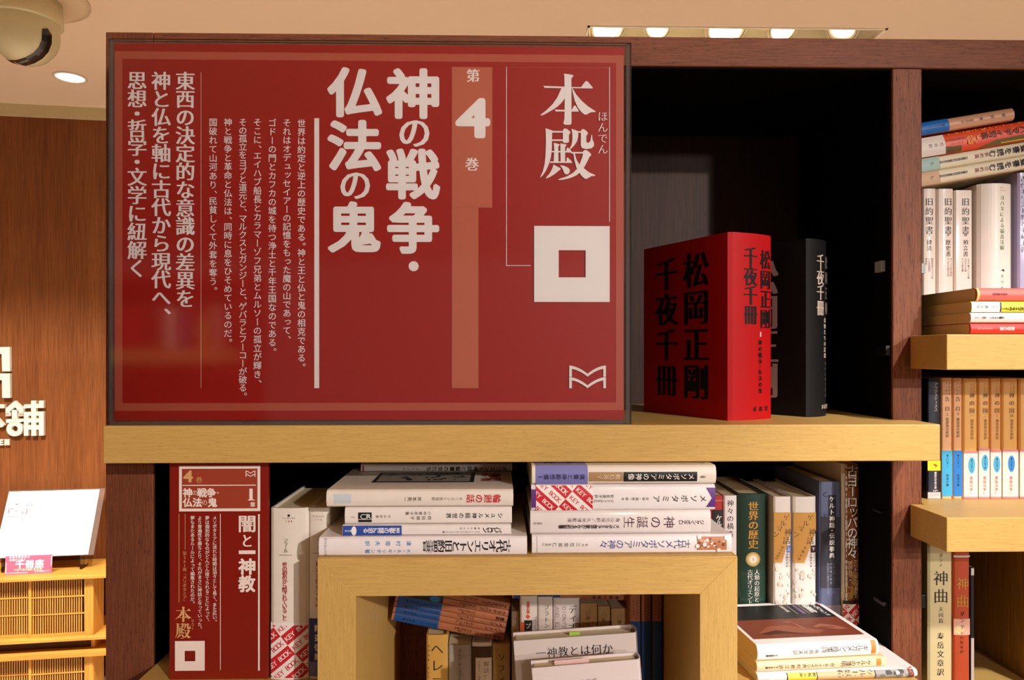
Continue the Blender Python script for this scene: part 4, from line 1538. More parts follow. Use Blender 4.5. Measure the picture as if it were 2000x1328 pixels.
def statue_top(a, L, D):
    a.r(-L * 0.48, -D * 0.0, -L * 0.20, -D * 0.9, '#7a78b4')
    a.v('今日も神々', -L * 0.30, -D * 0.16, -D * 0.7, D * 0.11, '#22203c', 'b')
    a.v('神殿祭儀', -L * 0.40, -D * 0.16, -D * 0.6, D * 0.11, '#22203c', 'b')
    a.r(-L * 0.19, -D * 0.05, L * 0.45, -D * 0.056, '#8f867c')
    a.r(L * 0.447, -D * 0.05, L * 0.45, -D * 0.9, '#8f867c')
    a.r(-L * 0.10, -D * 0.30, L * 0.40, -D * 0.7, '#2b2723')


stack([
    dict(label='white book with blue title and brown sculpture picture, bottom of right pile', x0=1038, y0=1053.5, x1=1430, y1=1090, Y=0.756, D=0.150, cov='#e6dedb', hard=False, bulge=0.002, art=gods4, group='books piled right on the oak box'),
    dict(label='off-white book with dark red title in the right pile', x0=1035, y0=1008.5, x1=1389, y1=1053.5, Y=0.760, D=0.135, cov='#e0d6d0', bulge=0.002, art=birth, group='books piled right on the oak box'),
    dict(label='white book with checked wrap band and purple arrow lying in the right pile', x0=1037, y0=958.5, x1=1398, y1=1008, Y=0.760, D=0.135, cov='#e6dedc', bulge=0.002, art=meso, obi=(0.025, 0.332, '#efe4dc'), group='books piled right on the oak box'),
    dict(label='cream book with lilac band and black title strip topmost of right pile', x0=1038, y0=922, x1=1399, y1=958, Y=0.764, D=0.130, cov='#e4d8c8', hard=False, bulge=0.003, art=statue, top=statue_top, group='books piled right on the oak box'),
], CZ1)


# ------------------------------------------------------------------ upright row in the lower right compartment
YU = 0.924
GU = 'upright books in the lower right compartment'


def kells(a):
    a.h('Bonds', 1397, 1413, 977, 6, '#d9a9a0', 'm')
    a.r(1390, 996, 1412, 1100, '#141110')
    a.v('ケルト', 1404, 1012, 1034, 13, '#e6ddd6', 'b')
    a.r(1390, 1034, 1412, 1060, '#1c2f7a')


book('red and black book half hidden behind the right pile', 1384, 968, 1412, 1222, YU, 0.14, base=ZL, cov='#a3241f', hard=False, bulge=0.001, art=kells, group=GU)


def kozo(a):
    a.v('神々の構造', 1426, 983, 1043, 14, INK, 'm')


book('slim white book with black title next to the green book', 1413.5, 968, 1439.5, 1222, YU, 0.14, base=ZL, cov='#ded5d2', hard=False, bulge=0.001, art=kozo, group=GU)


def green(a):
    a.v('世界の歴史', 1469.5, 988, 1062, 19, '#c08a2c', 'M', sx=1.1)
    a.circ(1469, 1092, 14, '#c9a860')
    a.circ(1469, 1092, 12.6, '#8d7440')
    a.circ(1469, 1092, 11.6, '#d3b978')
    a.circ(1469, 1092, 7.6, '#efe2cc')
    a.h('1', 1469, 1469, 1092, 9, '#b03024', 'm')
    a.v('人類の起原と', 1476.5, 1117, 1171, 11, '#dcd6c6', 'm')
    a.v('古代オリエント', 1463, 1117, 1176, 11, '#dcd6c6', 'm')
    a.r(1441, 1181, 1497, 1216, '#1c7a34', nx=10)


book('dark green book with gold title and round medallion', 1441, 964, 1497, 1222, YU, 0.145, base=ZL, cov='#123224', bulge=0.0035, art=green, group=GU, coat=0.5)


def german(vol, blue, cap):
    def f(a):
        x0, x1 = (1511, 1545) if vol == '上' else (1549, 1594)
        w = x1 - x0
        a.p([(x0, 1001), (x1, 1001), (x1, 1036), (x0 + 0.45 * w, 1100), (x0 + 0.05 * w, 1100), (x0, 1096)], '#c58f42')
        for i, ch in enumerate('ゲルマン'):
            a.h(ch, x0 + w * (0.72 - 0.20 * i), x0 + w * (0.72 - 0.20 * i), 1011 + 11 * i, 13, '#2a1a10', 'm')
        for i, ch in enumerate('神話'):
            a.h(ch, x0 + w * (0.82 - 0.10 * i), x0 + w * (0.82 - 0.10 * i), 1040 + 16 * i, 16, '#2a1a10', 'm')
        a.v(cap, x0 + w * 0.48, 1070, 1092, 6, '#4a2a14', 'm', slant=-0.5)
        a.r(x0 + w * 0.74, 1066, x0 + w * 0.98, 1080, blue)
        a.h(vol, x0 + w * 0.86, x0 + w * 0.86, 1073, 7, '#e6e0dc', 'b')
        a.v('ライナーテッツナー', x0 + w * 0.92, 1084, 1130, 4.6, INK)
        a.v('手嶋竹司訳', x0 + w * 0.76, 1084, 1106, 5, INK)
        rnd = random.Random(len(cap))
        for i in range(26):
            x, y, s = rnd.uniform(x0 + 3, x1 - 3), rnd.uniform(1112, 1200), rnd.uniform(1.5, 5)
            a.circ(x, y, s * 0.8, rnd.choice(['#cfc0ad', '#d8cab8', '#c6b8ac', '#d9d0c8']), s)
    return f


book('white book with tan title panel and blue volume mark', 1511, 970, 1545, 1222, YU - 0.012, 0.13, base=ZL, cov='#ddd3c9', bulge=0.001, art=german('上', '#6e7cb8', '神々の時代'), group=GU)
book('white book with tan title panel and dark brown volume mark', 1549, 970, 1594, 1222, YU - 0.012, 0.13, base=ZL, cov='#ddd3c9', bulge=0.002, art=german('下', '#3a1a16', '英雄伝説'), group=GU)


def celtdict(a):
    for ch, x, y in (('C', 1611, 966), ('E', 1611, 1010), ('L', 1611, 1050), ('T', 1611, 1093)):
        a.h(ch, x, x, y, 13, '#22222c', 'g')
    a.r(1603, 1010, 1642, 1150, '#3a3844', nx=6)
    a.r(1617, 967, 1632, 1093, '#26242a')
    a.v('ケルト神話・伝説事典', 1624, 975, 1086, 11.5, '#fff8f0', 'gm')
    a.v('ミランダＪグリーン著', 1628, 1103, 1158, 5, '#9a98a4')
    a.v('井村君江監訳', 1622, 1103, 1140, 5, '#9a98a4')
    a.v('渡辺充子大橋篤子北川佳奈', 1616, 1103, 1160, 5, '#9a98a4')
    a.r(1601, 1184, 1642, 1222, '#8d7f86', nx=6)


book('slate blue dictionary with white title in a dark strip', 1600.5, 941, 1642, 1222, YU - 0.01, 0.15, base=ZL, cov='#5b6280', bulge=0.001, art=celtdict, group=GU)


def europe(a):
    rnd = random.Random(11)
    a.r(1650, 880, 1680, 1184, '#a05c2a', nx=4)
    a.r(1650, 1120, 1680, 1172, '#a97a34', nx=4)
    for i in range(90):
        x, y, s = rnd.uniform(1652, 1678), rnd.uniform(905, 1168), rnd.uniform(1, 3.6)
        a.circ(x, y, s, rnd.choice(['#6e2f16', '#9d5f28', '#7a4a20', '#b98a3c', '#8d3f1c']), s * 1.3)
    for i in range(26):
        y = 900 + i * 11
        a.circ(1650.5, y, rnd.uniform(1, 2.6), '#d9cbb4', rnd.uniform(3, 7))
    a.v('古ヨーロッパの神々', 1663.8, 921, 1082.5, 25, '#241208', 'b', sx=0.95)
    a.v('古ヨーロッパの神々', 1662.4, 920, 1081, 24, '#fff6e6', 'b', sx=0.95)
    a.v('マリヤ・ギンブタス', 1669.5, 1098, 1160, 9, '#e9dcc6', 'gm')
    a.v('鶴岡真弓', 1658, 1100, 1126, 8.5, '#e9dcc6', 'm')
    for x, y, c in ((1658, 1134, '訳'), (1669, 1167, '著')):
        a.circ(x, y, 3.6, '#1c1208')
        a.h(c, x, x, y, 4.4, '#e9dcc6', 'b')
    a.r(1643.5, 1174, 1680, 1181, '#2a1f18', nx=6)
    a.keybook(1643.8, 1181, 1676, 1222, 44, 20, math.radians(-45), ox=-6, oy=-4, nx=6)


book('tall brown marbled book with large cream title and checked wrap band', 1643.5, 906, 1676.5, 1222, YU - 0.010, 0.15, base=ZL, cov='#d3c3aa', bulge=0.001, art=europe, group=GU)


# ------------------------------------------------------------------ bright pile at the lower right
def big(a):
    a.r(1472, 1318, 1495, 1337, '#d9d6d2', ny=4)
    a.r(1531, 1318, 1533, 1337, '#22263a', ny=4)
    a.r(1533, 1316, 1591, 1337, '#e8d84a', ny=4)
    a.l('教養文庫', 1586, 1560, 1325, 7, INK, 'b')
    a.r(1591, 1318, 1593, 1337, '#22263a', ny=4)
    a.r(1593, 1318, 1709, 1337, '#d2b083', ny=4)
    a.l('ケルト妖精', 1700, 1640, 1325, 14, INK, 'm')
    a.r(1709, 1318, 1711.5, 1337, '#22263a', ny=4)
    a.r(1711.5, 1318, 1778, 1337, '#9b948f', ny=4)
    rnd = random.Random(2)
    for i in range(14):
        x, y = rnd.uniform(1715, 1772), rnd.uniform(1316, 1334)
        a.circ(x, y, rnd.uniform(2, 6), rnd.choice(['#5a5652', '#c9c4be', '#7b7672', '#3a3734']), rnd.uniform(2, 4))
    a.r(1778, 1318, 1789, 1337, '#4a4340', ny=4)
    a.fit('S', 1780, 1316, 1787, 1332, '#c8442c', 'b')


def dusk(a):
    a.l('ケルトの薄明', 1700, 1648, 1304, 12, '#4a3626', 'm')
    a.l('Ｗ・Ｂ・イエイツ', 1626, 1576, 1305, 8.5, '#4a3626', 'm')
    a.l('井村君江訳', 1568, 1520, 1305, 9, '#4a3626', 'm')
    a.l('ちくま文庫', 1512, 1490, 1305, 5, '#4a3626', 'b')
    a.r(1718, 1297, 1727, 1311, '#e6852e', ny=4)


def gilga(a):
    a.l('ギルガメシュ叙事詩', 1694, 1608, 1277, 13, '#5a514c', 'm')
    a.l('矢島文夫訳', 1592, 1548, 1280, 10, '#6a615c', 'm')
    a.l('ちくま学芸文庫', 1510, 1490, 1284, 4.5, INK, 'b')
    a.r(1707, 1264, 1716, 1290, '#e6852e', ny=4)


def gilga_top(a, L, D):
    a.r(-L * 0.5 + 0.004, -D * 0.12, L * 0.5 - 0.006, -D * 0.56, '#7d3c26')
    a.r(-L * 0.5 + 0.004, -D * 0.56, L * 0.5 - 0.006, -D * 0.93, '#131110')
    def q(u, v):            # u 0..1 from the left, v 0..1 up the picture
        return (-L * 0.5 + 0.004 + u * (L - 0.008), -D * (0.12 + 0.44 * v))
    for pts, c in (([(0.10, .30), (.25, .62), (.42, .66), (.55, .45), (.70, .30), (.62, .16), (.48, .22), (.34, .28), (.2, .12)], '#96543a'),
                   ([(.56, .42), (.50, .85), (.46, .86), (.42, .80), (.50, .78), (.53, .4)], '#a06044'),
                   ([(.66, .55), (.74, .66), (.86, .52), (.92, .34), (.84, .3), (.72, .44), (.64, .48)], '#a3634a'),
                   ([(.12, .26), (.28, .40), (.48, .16), (.50, .10), (.34, .22), (.16, .16)], '#4a2013'),
                   ([(.68, .50), (.80, .46), (.84, .42), (.70, .46)], '#4f2416')):
        a.p([q(*p) for p in pts], c)
    x1 = L * 0.5 - 0.010
    for i, ch in enumerate('ギルガメシュ'):
        a.glyphs([(ch, x1 - 0.004, -D * 0.90 + i * 0.0068, 0.008, 0.008, 0, 'b')], '#f2ece6')
    for i, ch in enumerate('叙事詩'):
        a.glyphs([(ch, x1 - 0.016, -D * 0.86 + i * 0.0085, 0.010, 0.010, 0, 'b')], '#f2ece6')
    a.r(x1 - 0.0245, -D * 0.90, x1 - 0.0240, -D * 0.66, '#d9d2c6')
    for i, ch in enumerate('最古の英雄物語'):
        a.glyphs([(ch, x1 - 0.031, -D * 0.88 + i * 0.0042, 0.005, 0.005, 0, 'b')], '#9b7bb0')
    for i, ch in enumerate('矢島文夫訳'):
        a.glyphs([(ch, x1 - 0.048, -D * 0.88 + i * 0.0045, 0.005, 0.005, 0, 'b')], '#e9e2da')
    a.r(x1 - 0.0405, -D * 0.90, x1 - 0.0400, -D * 0.66, '#d9d2c6')
    a.circ(x1 + 0.002, -D * 0.88, 0.0022, '#c8323c')


stack([
    dict(label='large white book with yellow and grey spine panels at pile bottom', x0=1472, y0=1321, x1=1797, y1=1337.5, Y=0.786, D=0.150, cov='#f2eeea', hard=False, bulge=0.003, art=big, group='brightly lit pile at the lower right', yaw=0.05),
    dict(label='peach paperback with orange mark in the middle of the bright pile', x0=1471, y0=1295, x1=1738, y1=1314, Y=0.790, D=0.120, cov='#efcfa2', hard=False, bulge=0.0018, art=dusk, group='brightly lit pile at the lower right', yaw=0.08, pages='#dcbf82'),
    dict(label='white paperback with black and brown relief cover on top of bright pile', x0=1471, y0=1264, x1=1722, y1=1295, Y=0.793, D=0.125, cov='#f2ede8', hard=False, bulge=0.003, art=gilga, top=gilga_top, group='brightly lit pile at the lower right', yaw=0.09, pages='#dcbf82'),
], ZL)

# ------------------------------------------------------------------ books in the oak box
GB = 'books inside the oak box'
ORG_, BLU_ = '#a4623f', '#0c447c'


# tilted paperbacks, bottom to top
tilt = -math.radians(11.5)
names = ['テアイテトス', 'パイドン', 'メノン', '饗宴', 'クラテュロス', 'プロタゴラス']
thick = [15.0, 11.5, 10.0, 13.0, 12.0, 14.0]
labels = ['lowest of the tilted orange and blue paperbacks in the oak box', 'second tilted orange and blue paperback from below in the oak box', 'third tilted orange and blue paperback from below in the oak box',
          'fourth tilted orange and blue paperback from below in the oak box', 'fifth tilted orange and blue paperback with a blue oval', 'topmost tilted orange and blue paperback under the oak box lid']
off = 0.0
bx, by = 873.0, 1232.0                     # middle of the lowest spine's underside
for i, nm in enumerate(names):
    t = thick[i]
    d = off + t / 2
    c_x, c_y = bx + d * math.sin(-tilt), by - d * math.cos(tilt)
    LN = 222.0
    X0, X1 = c_x - LN / 2, c_x + LN / 2

    def art(a, X0=X0, X1=X1, yc=c_y, t=t, nm=nm, i=i):
        a.r(X0 + 5, yc - t / 2 + 0.4, X0 + 92, yc + t / 2 - 0.4, BLU_ if i != 4 else '#1a2026', ny=3)
        if i == 4:
            a.circ(X0 + 76, yc, 11, '#1f6fa8', 5)
        a.l(nm, X1 - 10, X1 - 10 - 8.6 * (len(nm) - 1), yc, 8.5, '#2a1710', 'gm')
        a.l('プラトン著', X1 - 66, X1 - 88, yc + 2.2, 4.2, '#3a2014')
        a.l('田中美知太郎訳', X1 - 66, X1 - 96, yc - 2.2, 4.2, '#3a2014')
        a.l('青601-%d' % (i + 4), X0 + 84, X0 + 60, yc, 5, '#0a1a30')
        a.l('岩波文庫', X0 + 44, X0 + 24, yc, 5, '#0a1a30', 'b')
    book(labels[i], X0, c_y - t / 2, X1, c_y + t / 2, 0.950, 0.105, lie=True, ang=tilt, cov=ORG_, hard=False, bulge=0.0008, art=art, group='tilted paperbacks in the oak box', pages='#c9a67a')
    off += t + 0.25


def simple(title, x, y0, y1, size, col=INK, st='m', more=None):
    def f(a):
        a.v(title, x, y0, y1, size, col, st)
        if more:
            more(a)
    return f


BB = 1480      # far below the frame: the box floor
book('mustard yellow book with large black title under the tilted paperbacks', 833, 1240, 874.5, BB, 0.940, 0.14, base=CZI, cov='#c89a4a', hard=True, bulge=0.001,
     art=simple('ヘレニズム', 854, 1267, 1395, 26, '#22190f', 'm', lambda a: a.v('スアスキ、エピクロス', 837.5, 1262, 1340, 6, '#3a2a16')), group=GB)
book('grey book with thin black title next to the mustard yellow book', 876, 1259, 920.5, BB, 0.940, 0.13, base=CZI, cov='#a8a096', hard=False, bulge=0.0015,
     art=simple('カルロ・ギンズブルグ', 898, 1270, 1335, 8, '#22201e', 'g', lambda a: a.h('Carlo', 905, 921, 1280, 5, '#5a544e', 'm')), group=GB)


def decode(a):
    a.r(922, 1262, 960.5, BB, '#4a2a18', nx=4)
    a.r(929, 1284, 960.5, BB, '#dccdb4', nx=4)
    a.v('解読！アリスト', 950, 1296, 1372, 11, '#7a2a1c', 'm')
    a.v('千夜から一神教の思想史', 936, 1293, 1350, 5.5, '#5a3a2a', 'm')


book('brown book with cream title label inside the oak box', 922, 1255, 960.5, BB, 0.940, 0.13, base=CZI, cov='#d9cfc0', hard=True, bulge=0.0015, art=decode, group=GB)
book('khaki book with black title beside the white face-out book', 962, 1257, 996, BB, 0.940, 0.13, base=CZI, cov='#a88a54', hard=True, bulge=0.001, art=simple('ソフィスト', 980, 1283, 1370, 15, '#22190f', 'g'), group=GB)
book('narrow white spine between the tilted and upright books', 999, 1194, 1014, BB, 0.950, 0.12, base=CZI, cov='#c6b7aa', hard=False, bulge=0.0006, art=simple('ソクラテス', 1006.5, 1209, 1254, 6.5, '#3a3230', 'g'), group=GB)


def burton(a):
    a.v('斎藤忍随', 1031.5, 1177, 1195, 6.5, '#c8442c', 'b')
    a.p([(1031, 1199), (1035.5, 1204), (1031, 1209), (1026.5, 1204)], '#d2452c')
    a.r(1024, 1211, 1039.5, 1290, '#16120f', nx=3)
    a.r(1017, 1215, 1024, 1236, '#c8502c')
    a.v('プラトン', 1031.5, 1222, 1268, 11, '#e6ddd2', 'g')
    for i in range(5):
        a.r(1041 + i * 1.8, 1204 + 2 * (4 - i), 1041.5 + i * 1.8, 1240, '#6a615a')
        a.r(1041, 1206 + i * 5, 1049, 1206.6 + i * 5, '#6a615a')


book('white book with red author name and black title box in the oak box', 1016, 1164, 1049.5, BB, 0.925, 0.12, base=CZI, cov='#d3c5b8', hard=False, bulge=0.0012, art=burton, group=GB)
book('plain white book with black three-sign title in the oak box', 1050.5, 1166, 1079.5, BB, 0.925, 0.12, base=CZI, cov='#cfc1b4', hard=False, bulge=0.0006, art=simple('プラトン', 1067.5, 1186, 1222, 11, '#1c1614', 'm'), group=GB)


def dion(a):
    a.v('ディオニュシオス', 1118, 1190, 1310, 17, '#1c1614', 'm')
    for i, ch in enumerate('DIONYSOS'):
        a.glyphs([(ch, 1102, 1188 + i * 7.2, 10, 10, math.pi / 2, 'g')], '#8f7f86')
    for i, ch in enumerate('AND ELEUSIS'):
        if ch != ' ':
            a.glyphs([(ch, 1089, 1188 + i * 7.2, 10, 10, math.pi / 2, 'g')], '#8f7f86')


book('wide white book with vertical latin letters in the oak box', 1081, 1168, 1132, BB, 0.925, 0.13, base=CZI, cov='#d3c6bc', hard=False, bulge=0.0012, art=dion, group=GB)
for lb, a0, a1, yt, yy in (('leftmost of the three tan history paperbacks in the oak box', 1133.5, 1166.5, 1179, 1196), ('middle of the three tan history paperbacks in the oak box', 1168, 1192, 1185, 1200), ('rightmost of the three tan history paperbacks in the oak box', 1194, 1228.5, 1189, 1204)):
    cxx = (a0 + a1) / 2 - 1
    book(lb, a0, yt, a1, BB, 0.925, 0.108, base=CZI, cov='#b08a56', hard=False, bulge=-0.0008, art=simple('歴史', cxx, yy + 12, yy + 24, 8.5, '#2a1c10', 'm', lambda a, cxx=cxx, yy=yy: (a.v('トゥキュ', cxx + 3, yy - 4, yy + 6, 3.6, '#3a2a18'), a.v('ヘロド', cxx - 2.5, yy - 2, yy + 6, 3.6, '#3a2a18'))), group='tan history paperbacks in the oak box')
for lb, a0, a1, yb in (('leftmost dim orange and blue upright paperback in the oak box', 1230, 1252, 1303), ('middle dim orange and blue upright paperback in the oak box', 1253, 1272.5, 1298), ('rightmost dim orange and blue upright paperback in the oak box', 1274, 1294, 1298)):
    def f(a, a0=a0, a1=a1, yb=yb):
        a.r(a0 + 0.4, 1214, a1 - 0.4, yb + 100, BLU_, nx=3)
        a.v('ツァラトゥストラ', (a0 + a1) / 2 + 3, 1168, 1208, 5, '#2a1710', 'gm')
        a.v('氷上英廣訳', (a0 + a1) / 2 - 4, 1175, 1200, 4.2, '#3a2014')
    book(lb, a0, 1150, a1 - 1, BB, 0.906, 0.105, base=CZI, cov=ORG_, hard=False, bulge=0.0006, art=f, group='upright orange and blue paperbacks in the oak box')


def flat(a):
    a.r(1003, 1156, 1094, 1172, BLU_, ny=3)
    a.l('善悪の彼岸', 1205, 1160, 1165, 8, '#2a1710', 'gm')


book('orange and blue paperback lying across the upright books', 1000, 1157, 1228, 1171, 0.930, 0.10, lie=True, ang=-0.025, cov=ORG_, hard=False, bulge=0.0006, art=flat, group=GB)


def faceout(label, px, py, wpx, hpx, Y, th, roll, lean, cov, art, name='book', slip=None):
    """book shown face-out: front board, back board, rounded spine at the right, page block between"""
    k = Y / F
    w, h = wpx * k, hpx * k
    C = P(px, py, Y)                          # top-left corner of the front board
    R = Matrix.Rotation(roll, 4, 'Y') @ Matrix.Rotation(lean, 4, 'X')
    loc = C - R.to_3x3() @ Vector((0, 0, h))
    r = empty(name, loc, R.to_euler())
    m = mat(cov, 0.4, 0.15, 0, 0.02)
    n, prof, inn = 8, [], []
    for i in range(n + 1):
        a = -math.pi / 2 + math.pi * i / n
        prof.append((w + th * 0.22 * math.cos(a), th / 2 + th / 2 * math.sin(a)))
        inn.append((w + (th * 0.22 - 0.0015) * math.cos(a), th / 2 + (th / 2 - 0.0015) * math.sin(a)))
    out = [(0, 0)] + prof + [(0, th)]
    inn = [(0, 0.0015)] + inn + [(0, th - 0.0015)]
    N = len(out)
    mb = MB()
    vs = [(x, y, 0) for x, y in out] + [(x, y, 0) for x, y in inn] + [(x, y, h) for x, y in out] + [(x, y, h) for x, y in inn]
    fs = []
    for i in range(N - 1):
        fs += [(i, i + 1, 2 * N + i + 1, 2 * N + i), (N + i + 1, N + i, 3 * N + i, 3 * N + i + 1), (i + 1, i, N + i, N + i + 1), (2 * N + i, 2 * N + i + 1, 3 * N + i + 1, 3 * N + i)]
    fs += [(0, 2 * N, 3 * N, N), (N - 1, 2 * N - 1, 4 * N - 1, 3 * N - 1)]
    mb.add(vs, fs)
    o_ = mb.build('cover', m, r)
    bm = bmesh.new(); bm.from_mesh(o_.data); bmesh.ops.recalc_face_normals(bm, faces=bm.faces[:]); bm.to_mesh(o_.data); bm.free()
    boxobj('page_block', (0.003, 0.0016, 0.003), (w - 0.001, th - 0.0016, h - 0.003), mat('#d8c9a4', 0.8), r)
    if slip:
        u0, u1, d, c_, up = slip
        boxobj('paper_slip', (w * u0, d, h * 0.6), (w * u1, d + 0.0004, h + up), mat(c_, 0.6), r)
    A = Art(0, 0, k, lambda u, v, lf: (u, -lf, v + h), 0.0003)
    art(A)
    A.done('cover_printing', r)
    tag(r, label, 'book', GB)


def mono(a):
    for i, ch in enumerate('一神教とは何か'):
        a.h(ch, 52 + 21.8 * i, 52 + 21.8 * i, 27, 21.5, '#171210', 'm')


faceout('white face-out book with black horizontal title in the oak box', 1003, 1252, 236, 200, 0.825, 0.026, -0.062, 0.0, '#cdbfb6', mono, slip=(0.47, 0.56, 0.012, '#9bb83a', 0.001))


def jung(a):
    a.h('C.G.', 86, 100, 33, 8, '#4a4240', 'm')
    a.h('ユング', 107, 121, 33, 9, '#4a4240', 'm')
    a.h('心理学と宗教', 60, 150, 58, 16, '#171210', 'm')


faceout('pale front book with small author name nearest in the oak box', 1038.5, 1305, 208, 140, 0.775, 0.020, -0.075, 0.0, '#d3c4be', jung, slip=(0.22, 0.55, 0.009, '#d9b3aa', 0.0022))

# ------------------------------------------------------------------ upper right compartment
GT = 'books in the upper right compartment'


def old(no, sub, rows, cx):
    def f(a):
        a.v('旧約聖書', cx, 395, 451, 16.5, '#2a2220', 'm')
        a.v(no, cx, 460, 460, 8, '#2a2220', 'm')
        a.v(sub, cx, 475, 475 + 11.5 * (len(sub) - 1), 11, '#3a3230', 'm')
        for i, rr in enumerate(rows):
            a.v(rr, cx + 6 - 6 * i, 508, 508 + 4.6 * (len(rr) - 1), 4.6, '#6a625c')
    return f


YT = 0.905
book('cream volume one beside the post in the three-volume set', 1801.5, 369, 1829, 657, YT, 0.13, base=ZR1, cov='#dccfc0', hard=False, bulge=0.0012, art=old('Ⅰ', '律法', ('創世記出エジプト記', 'レビ記民数記', '申命記'), 1814), group=GT)
book('cream volume two in the three-volume set', 1830, 369.5, 1863, 657, YT, 0.13, base=ZR1, cov='#dccfc0', hard=False, bulge=0.0012, art=old('Ⅱ', '歴史書', ('ヨシュア記士師記', 'サムエル記列王記'), 1851), group=GT)
book('cream volume three in the three-volume set', 1864, 372, 1900, 657, YT, 0.13, base=ZR1, cov='#dccfc0', hard=False, bulge=0.0004, art=old('Ⅲ', '預言書', ('イザヤ書エレミヤ書', 'エゼキエル書', '十二小預言書'), 1885.5), group=GT)


def john(a):
    a.h('11', 1949, 1953, 369, 5, '#b0564a', 'm')
    a.r(1946, 374, 1959, 374.5, '#9a9088')
    a.v('ヨハネによる福音注解', 1951.5, 388.5, 487, 10, '#4f8f5c', 'm')
    a.p([(1948, 533), (1953, 529), (1956, 531), (1956, 534), (1952, 532)], '#1c1614')
    a.v('オリゲネス', 1951.5, 543, 590, 8, '#5a7a5c', 'm')


book('thick glossy white book with green title', 1908, 360.5, 1977, 657, YT - 0.004, 0.14, base=ZR1, cov='#e6dfd2', hard=True, bulge=0.006, art=john, group=GT, coat=0.6)
book('lavender book cut off by the right edge of the view', 1988, 338, 2032, 657, YT - 0.008, 0.14, base=ZR1, cov='#a9a3c4', hard=True, bulge=0.001, art=simple('古代キリスト教と平和主義', 1998, 350, 490, 12.5, '#4a4468', 'm'), group=GT)

tl = math.radians(9.7)


def slanted(label, cx, cy, ln, t, cov, art, D=0.12, Y=0.892, hard=False, bulge=0.001, **kw):
    book(label, cx - ln / 2, cy - t / 2, cx + ln / 2, cy + t / 2, Y, D, lie=True, ang=tl, cov=cov, hard=hard, bulge=bulge, art=art, group='slanting books in the upper right compartment', **kw)


def read_bible(sub, col):
    def f(a):
        cx, cy = a.cx, a.cy
        a.r(cx - 148, cy - 13.3, cx - 73, cy + 13.3, col, ny=5)
        a.l('も', cx - 89, cx - 89, cy, 9, INK)
        a.l('聖書を読む', cx + 98, cx + 34, cy, 15, '#2a2422', 'b')
        a.l(sub, cx + 22, cx + 2, cy, 9, '#9a5a54', 'gm')
        a.l('聖書思想研究書委員会編', cx - 20, cx - 72, cy, 6, '#4a4440', 'gm')
    return f


slanted('cream slanting book with tan foot, lowest of the slanting pile', 1905, 333.0, 284, 26.6, '#dccfae', read_bible('旧約篇', '#c9a47c'))
slanted('cream slanting book with pale teal foot', 1905, 306.0, 284, 26.6, '#dccfae', read_bible('新約篇', '#9cbcb0'))


def nag(a):
    cx, cy = a.cx, a.cy
    a.r(cx - 146, cy - 19, cx - 62, cy + 19, '#e3d8cc', ny=6)
    a.l('荒井訳', cx - 70, cx - 92, cy, 8, '#4a3a30', 'gm')
    a.p([(cx - 62, cy + 6), (cx - 30, cy + 9), (cx - 30, cy + 18.5), (cx - 62, cy + 18.5)], '#5c4a1c')
    a.p([(cx + 4, cy + 18.5), (cx + 40, cy + 9), (cx + 145, cy + 6), (cx + 145, cy + 18.5)], '#6a5a20')
    a.r(cx + 50, cy + 15, cx + 145, cy + 17, '#d9b82c')
    rnd = random.Random(8)
    for i in range(30):
        x, y = cx + rnd.uniform(-18, 6), cy + rnd.uniform(-8, 8)
        a.circ(x, y, 1.6, '#f0962c')
    for i in range(26):
        a.circ(cx + rnd.uniform(-55, 140), cy + rnd.uniform(-18, -15), 1.3, '#f0a23c')
    a.l('ナグ・ハマディ写本', cx + 138, cx + 18, cy - 3, 15.5, '#4a1c0c', 'b')
    a.l('エレーヌ', cx - 28, cx - 48, cy + 3, 5, '#7a2410')
    a.l('荒井献湯本和子訳', cx - 24, cx - 58, cy - 5, 5, '#7a2410')


slanted('bright orange slanting book with white foot', 1903, 272.0, 282, 39.5, '#e2481a', nag, D=0.14, hard=True, bulge=0.003, coat=0.3)


def pink(a):
    cx, cy = a.cx, a.cy
    a.r(cx - 113, cy - 12.4, cx - 22, cy + 12.4, '#1668b4', ny=6)
    a.l('青803-2', cx - 35, cx - 60, cy, 6, '#0a2440', 'b')
    a.l('福音書', cx + 88, cx + 42, cy, 8, '#4a2a20', 'm')
    a.l('塚本虎二訳', cx + 24, cx + 4, cy, 6, '#4a2a20', 'm')


slanted('salmon paperback with blue foot on top of the slanting pile', 1872, 240.2, 220, 25.0, '#d09a76', pink, D=0.105, bulge=0.0035, coat=0.6)


# pile on the upper right shelf
def coral(a):
    a.r(1892, 563, 1907, 589, '#e6c070', ny=4)
    a.l('岩波文庫解説', 1960, 1935, 575, 5, '#7a1c20', 'b')


def yellow(a):
    a.r(1893, 589, 1951, 610, '#e3ddd4', ny=4)
    a.r(1950, 590, 1953, 609, '#22263a', ny=4)
    a.l('潮文社', 1923, 1906, 599, 7, '#4a4a50', 'gm')
    a.l('イエス', 1945, 1935, 599, 6, '#7a3a40')
    a.l('ナザレのイエスヴィー', 2010, 1958, 603, 8, '#3a3410', 'b')


def bun(a):
    a.l('文藝ライブラリ', 1955, 1930, 620, 5, INK, 'b')
    a.l('新書判', 1920, 1914, 620, 5, '#7a6a60')
    a.l('いまも', 1908, 1900, 620, 5, '#7a6a60')


def redb(a):
    a.l('聖書の旅', 1974, 1952, 641, 8, '#f0dcd2', 'b')
    a.l('山本書店文庫', 1932, 1906, 641, 4, '#f0c0b0')


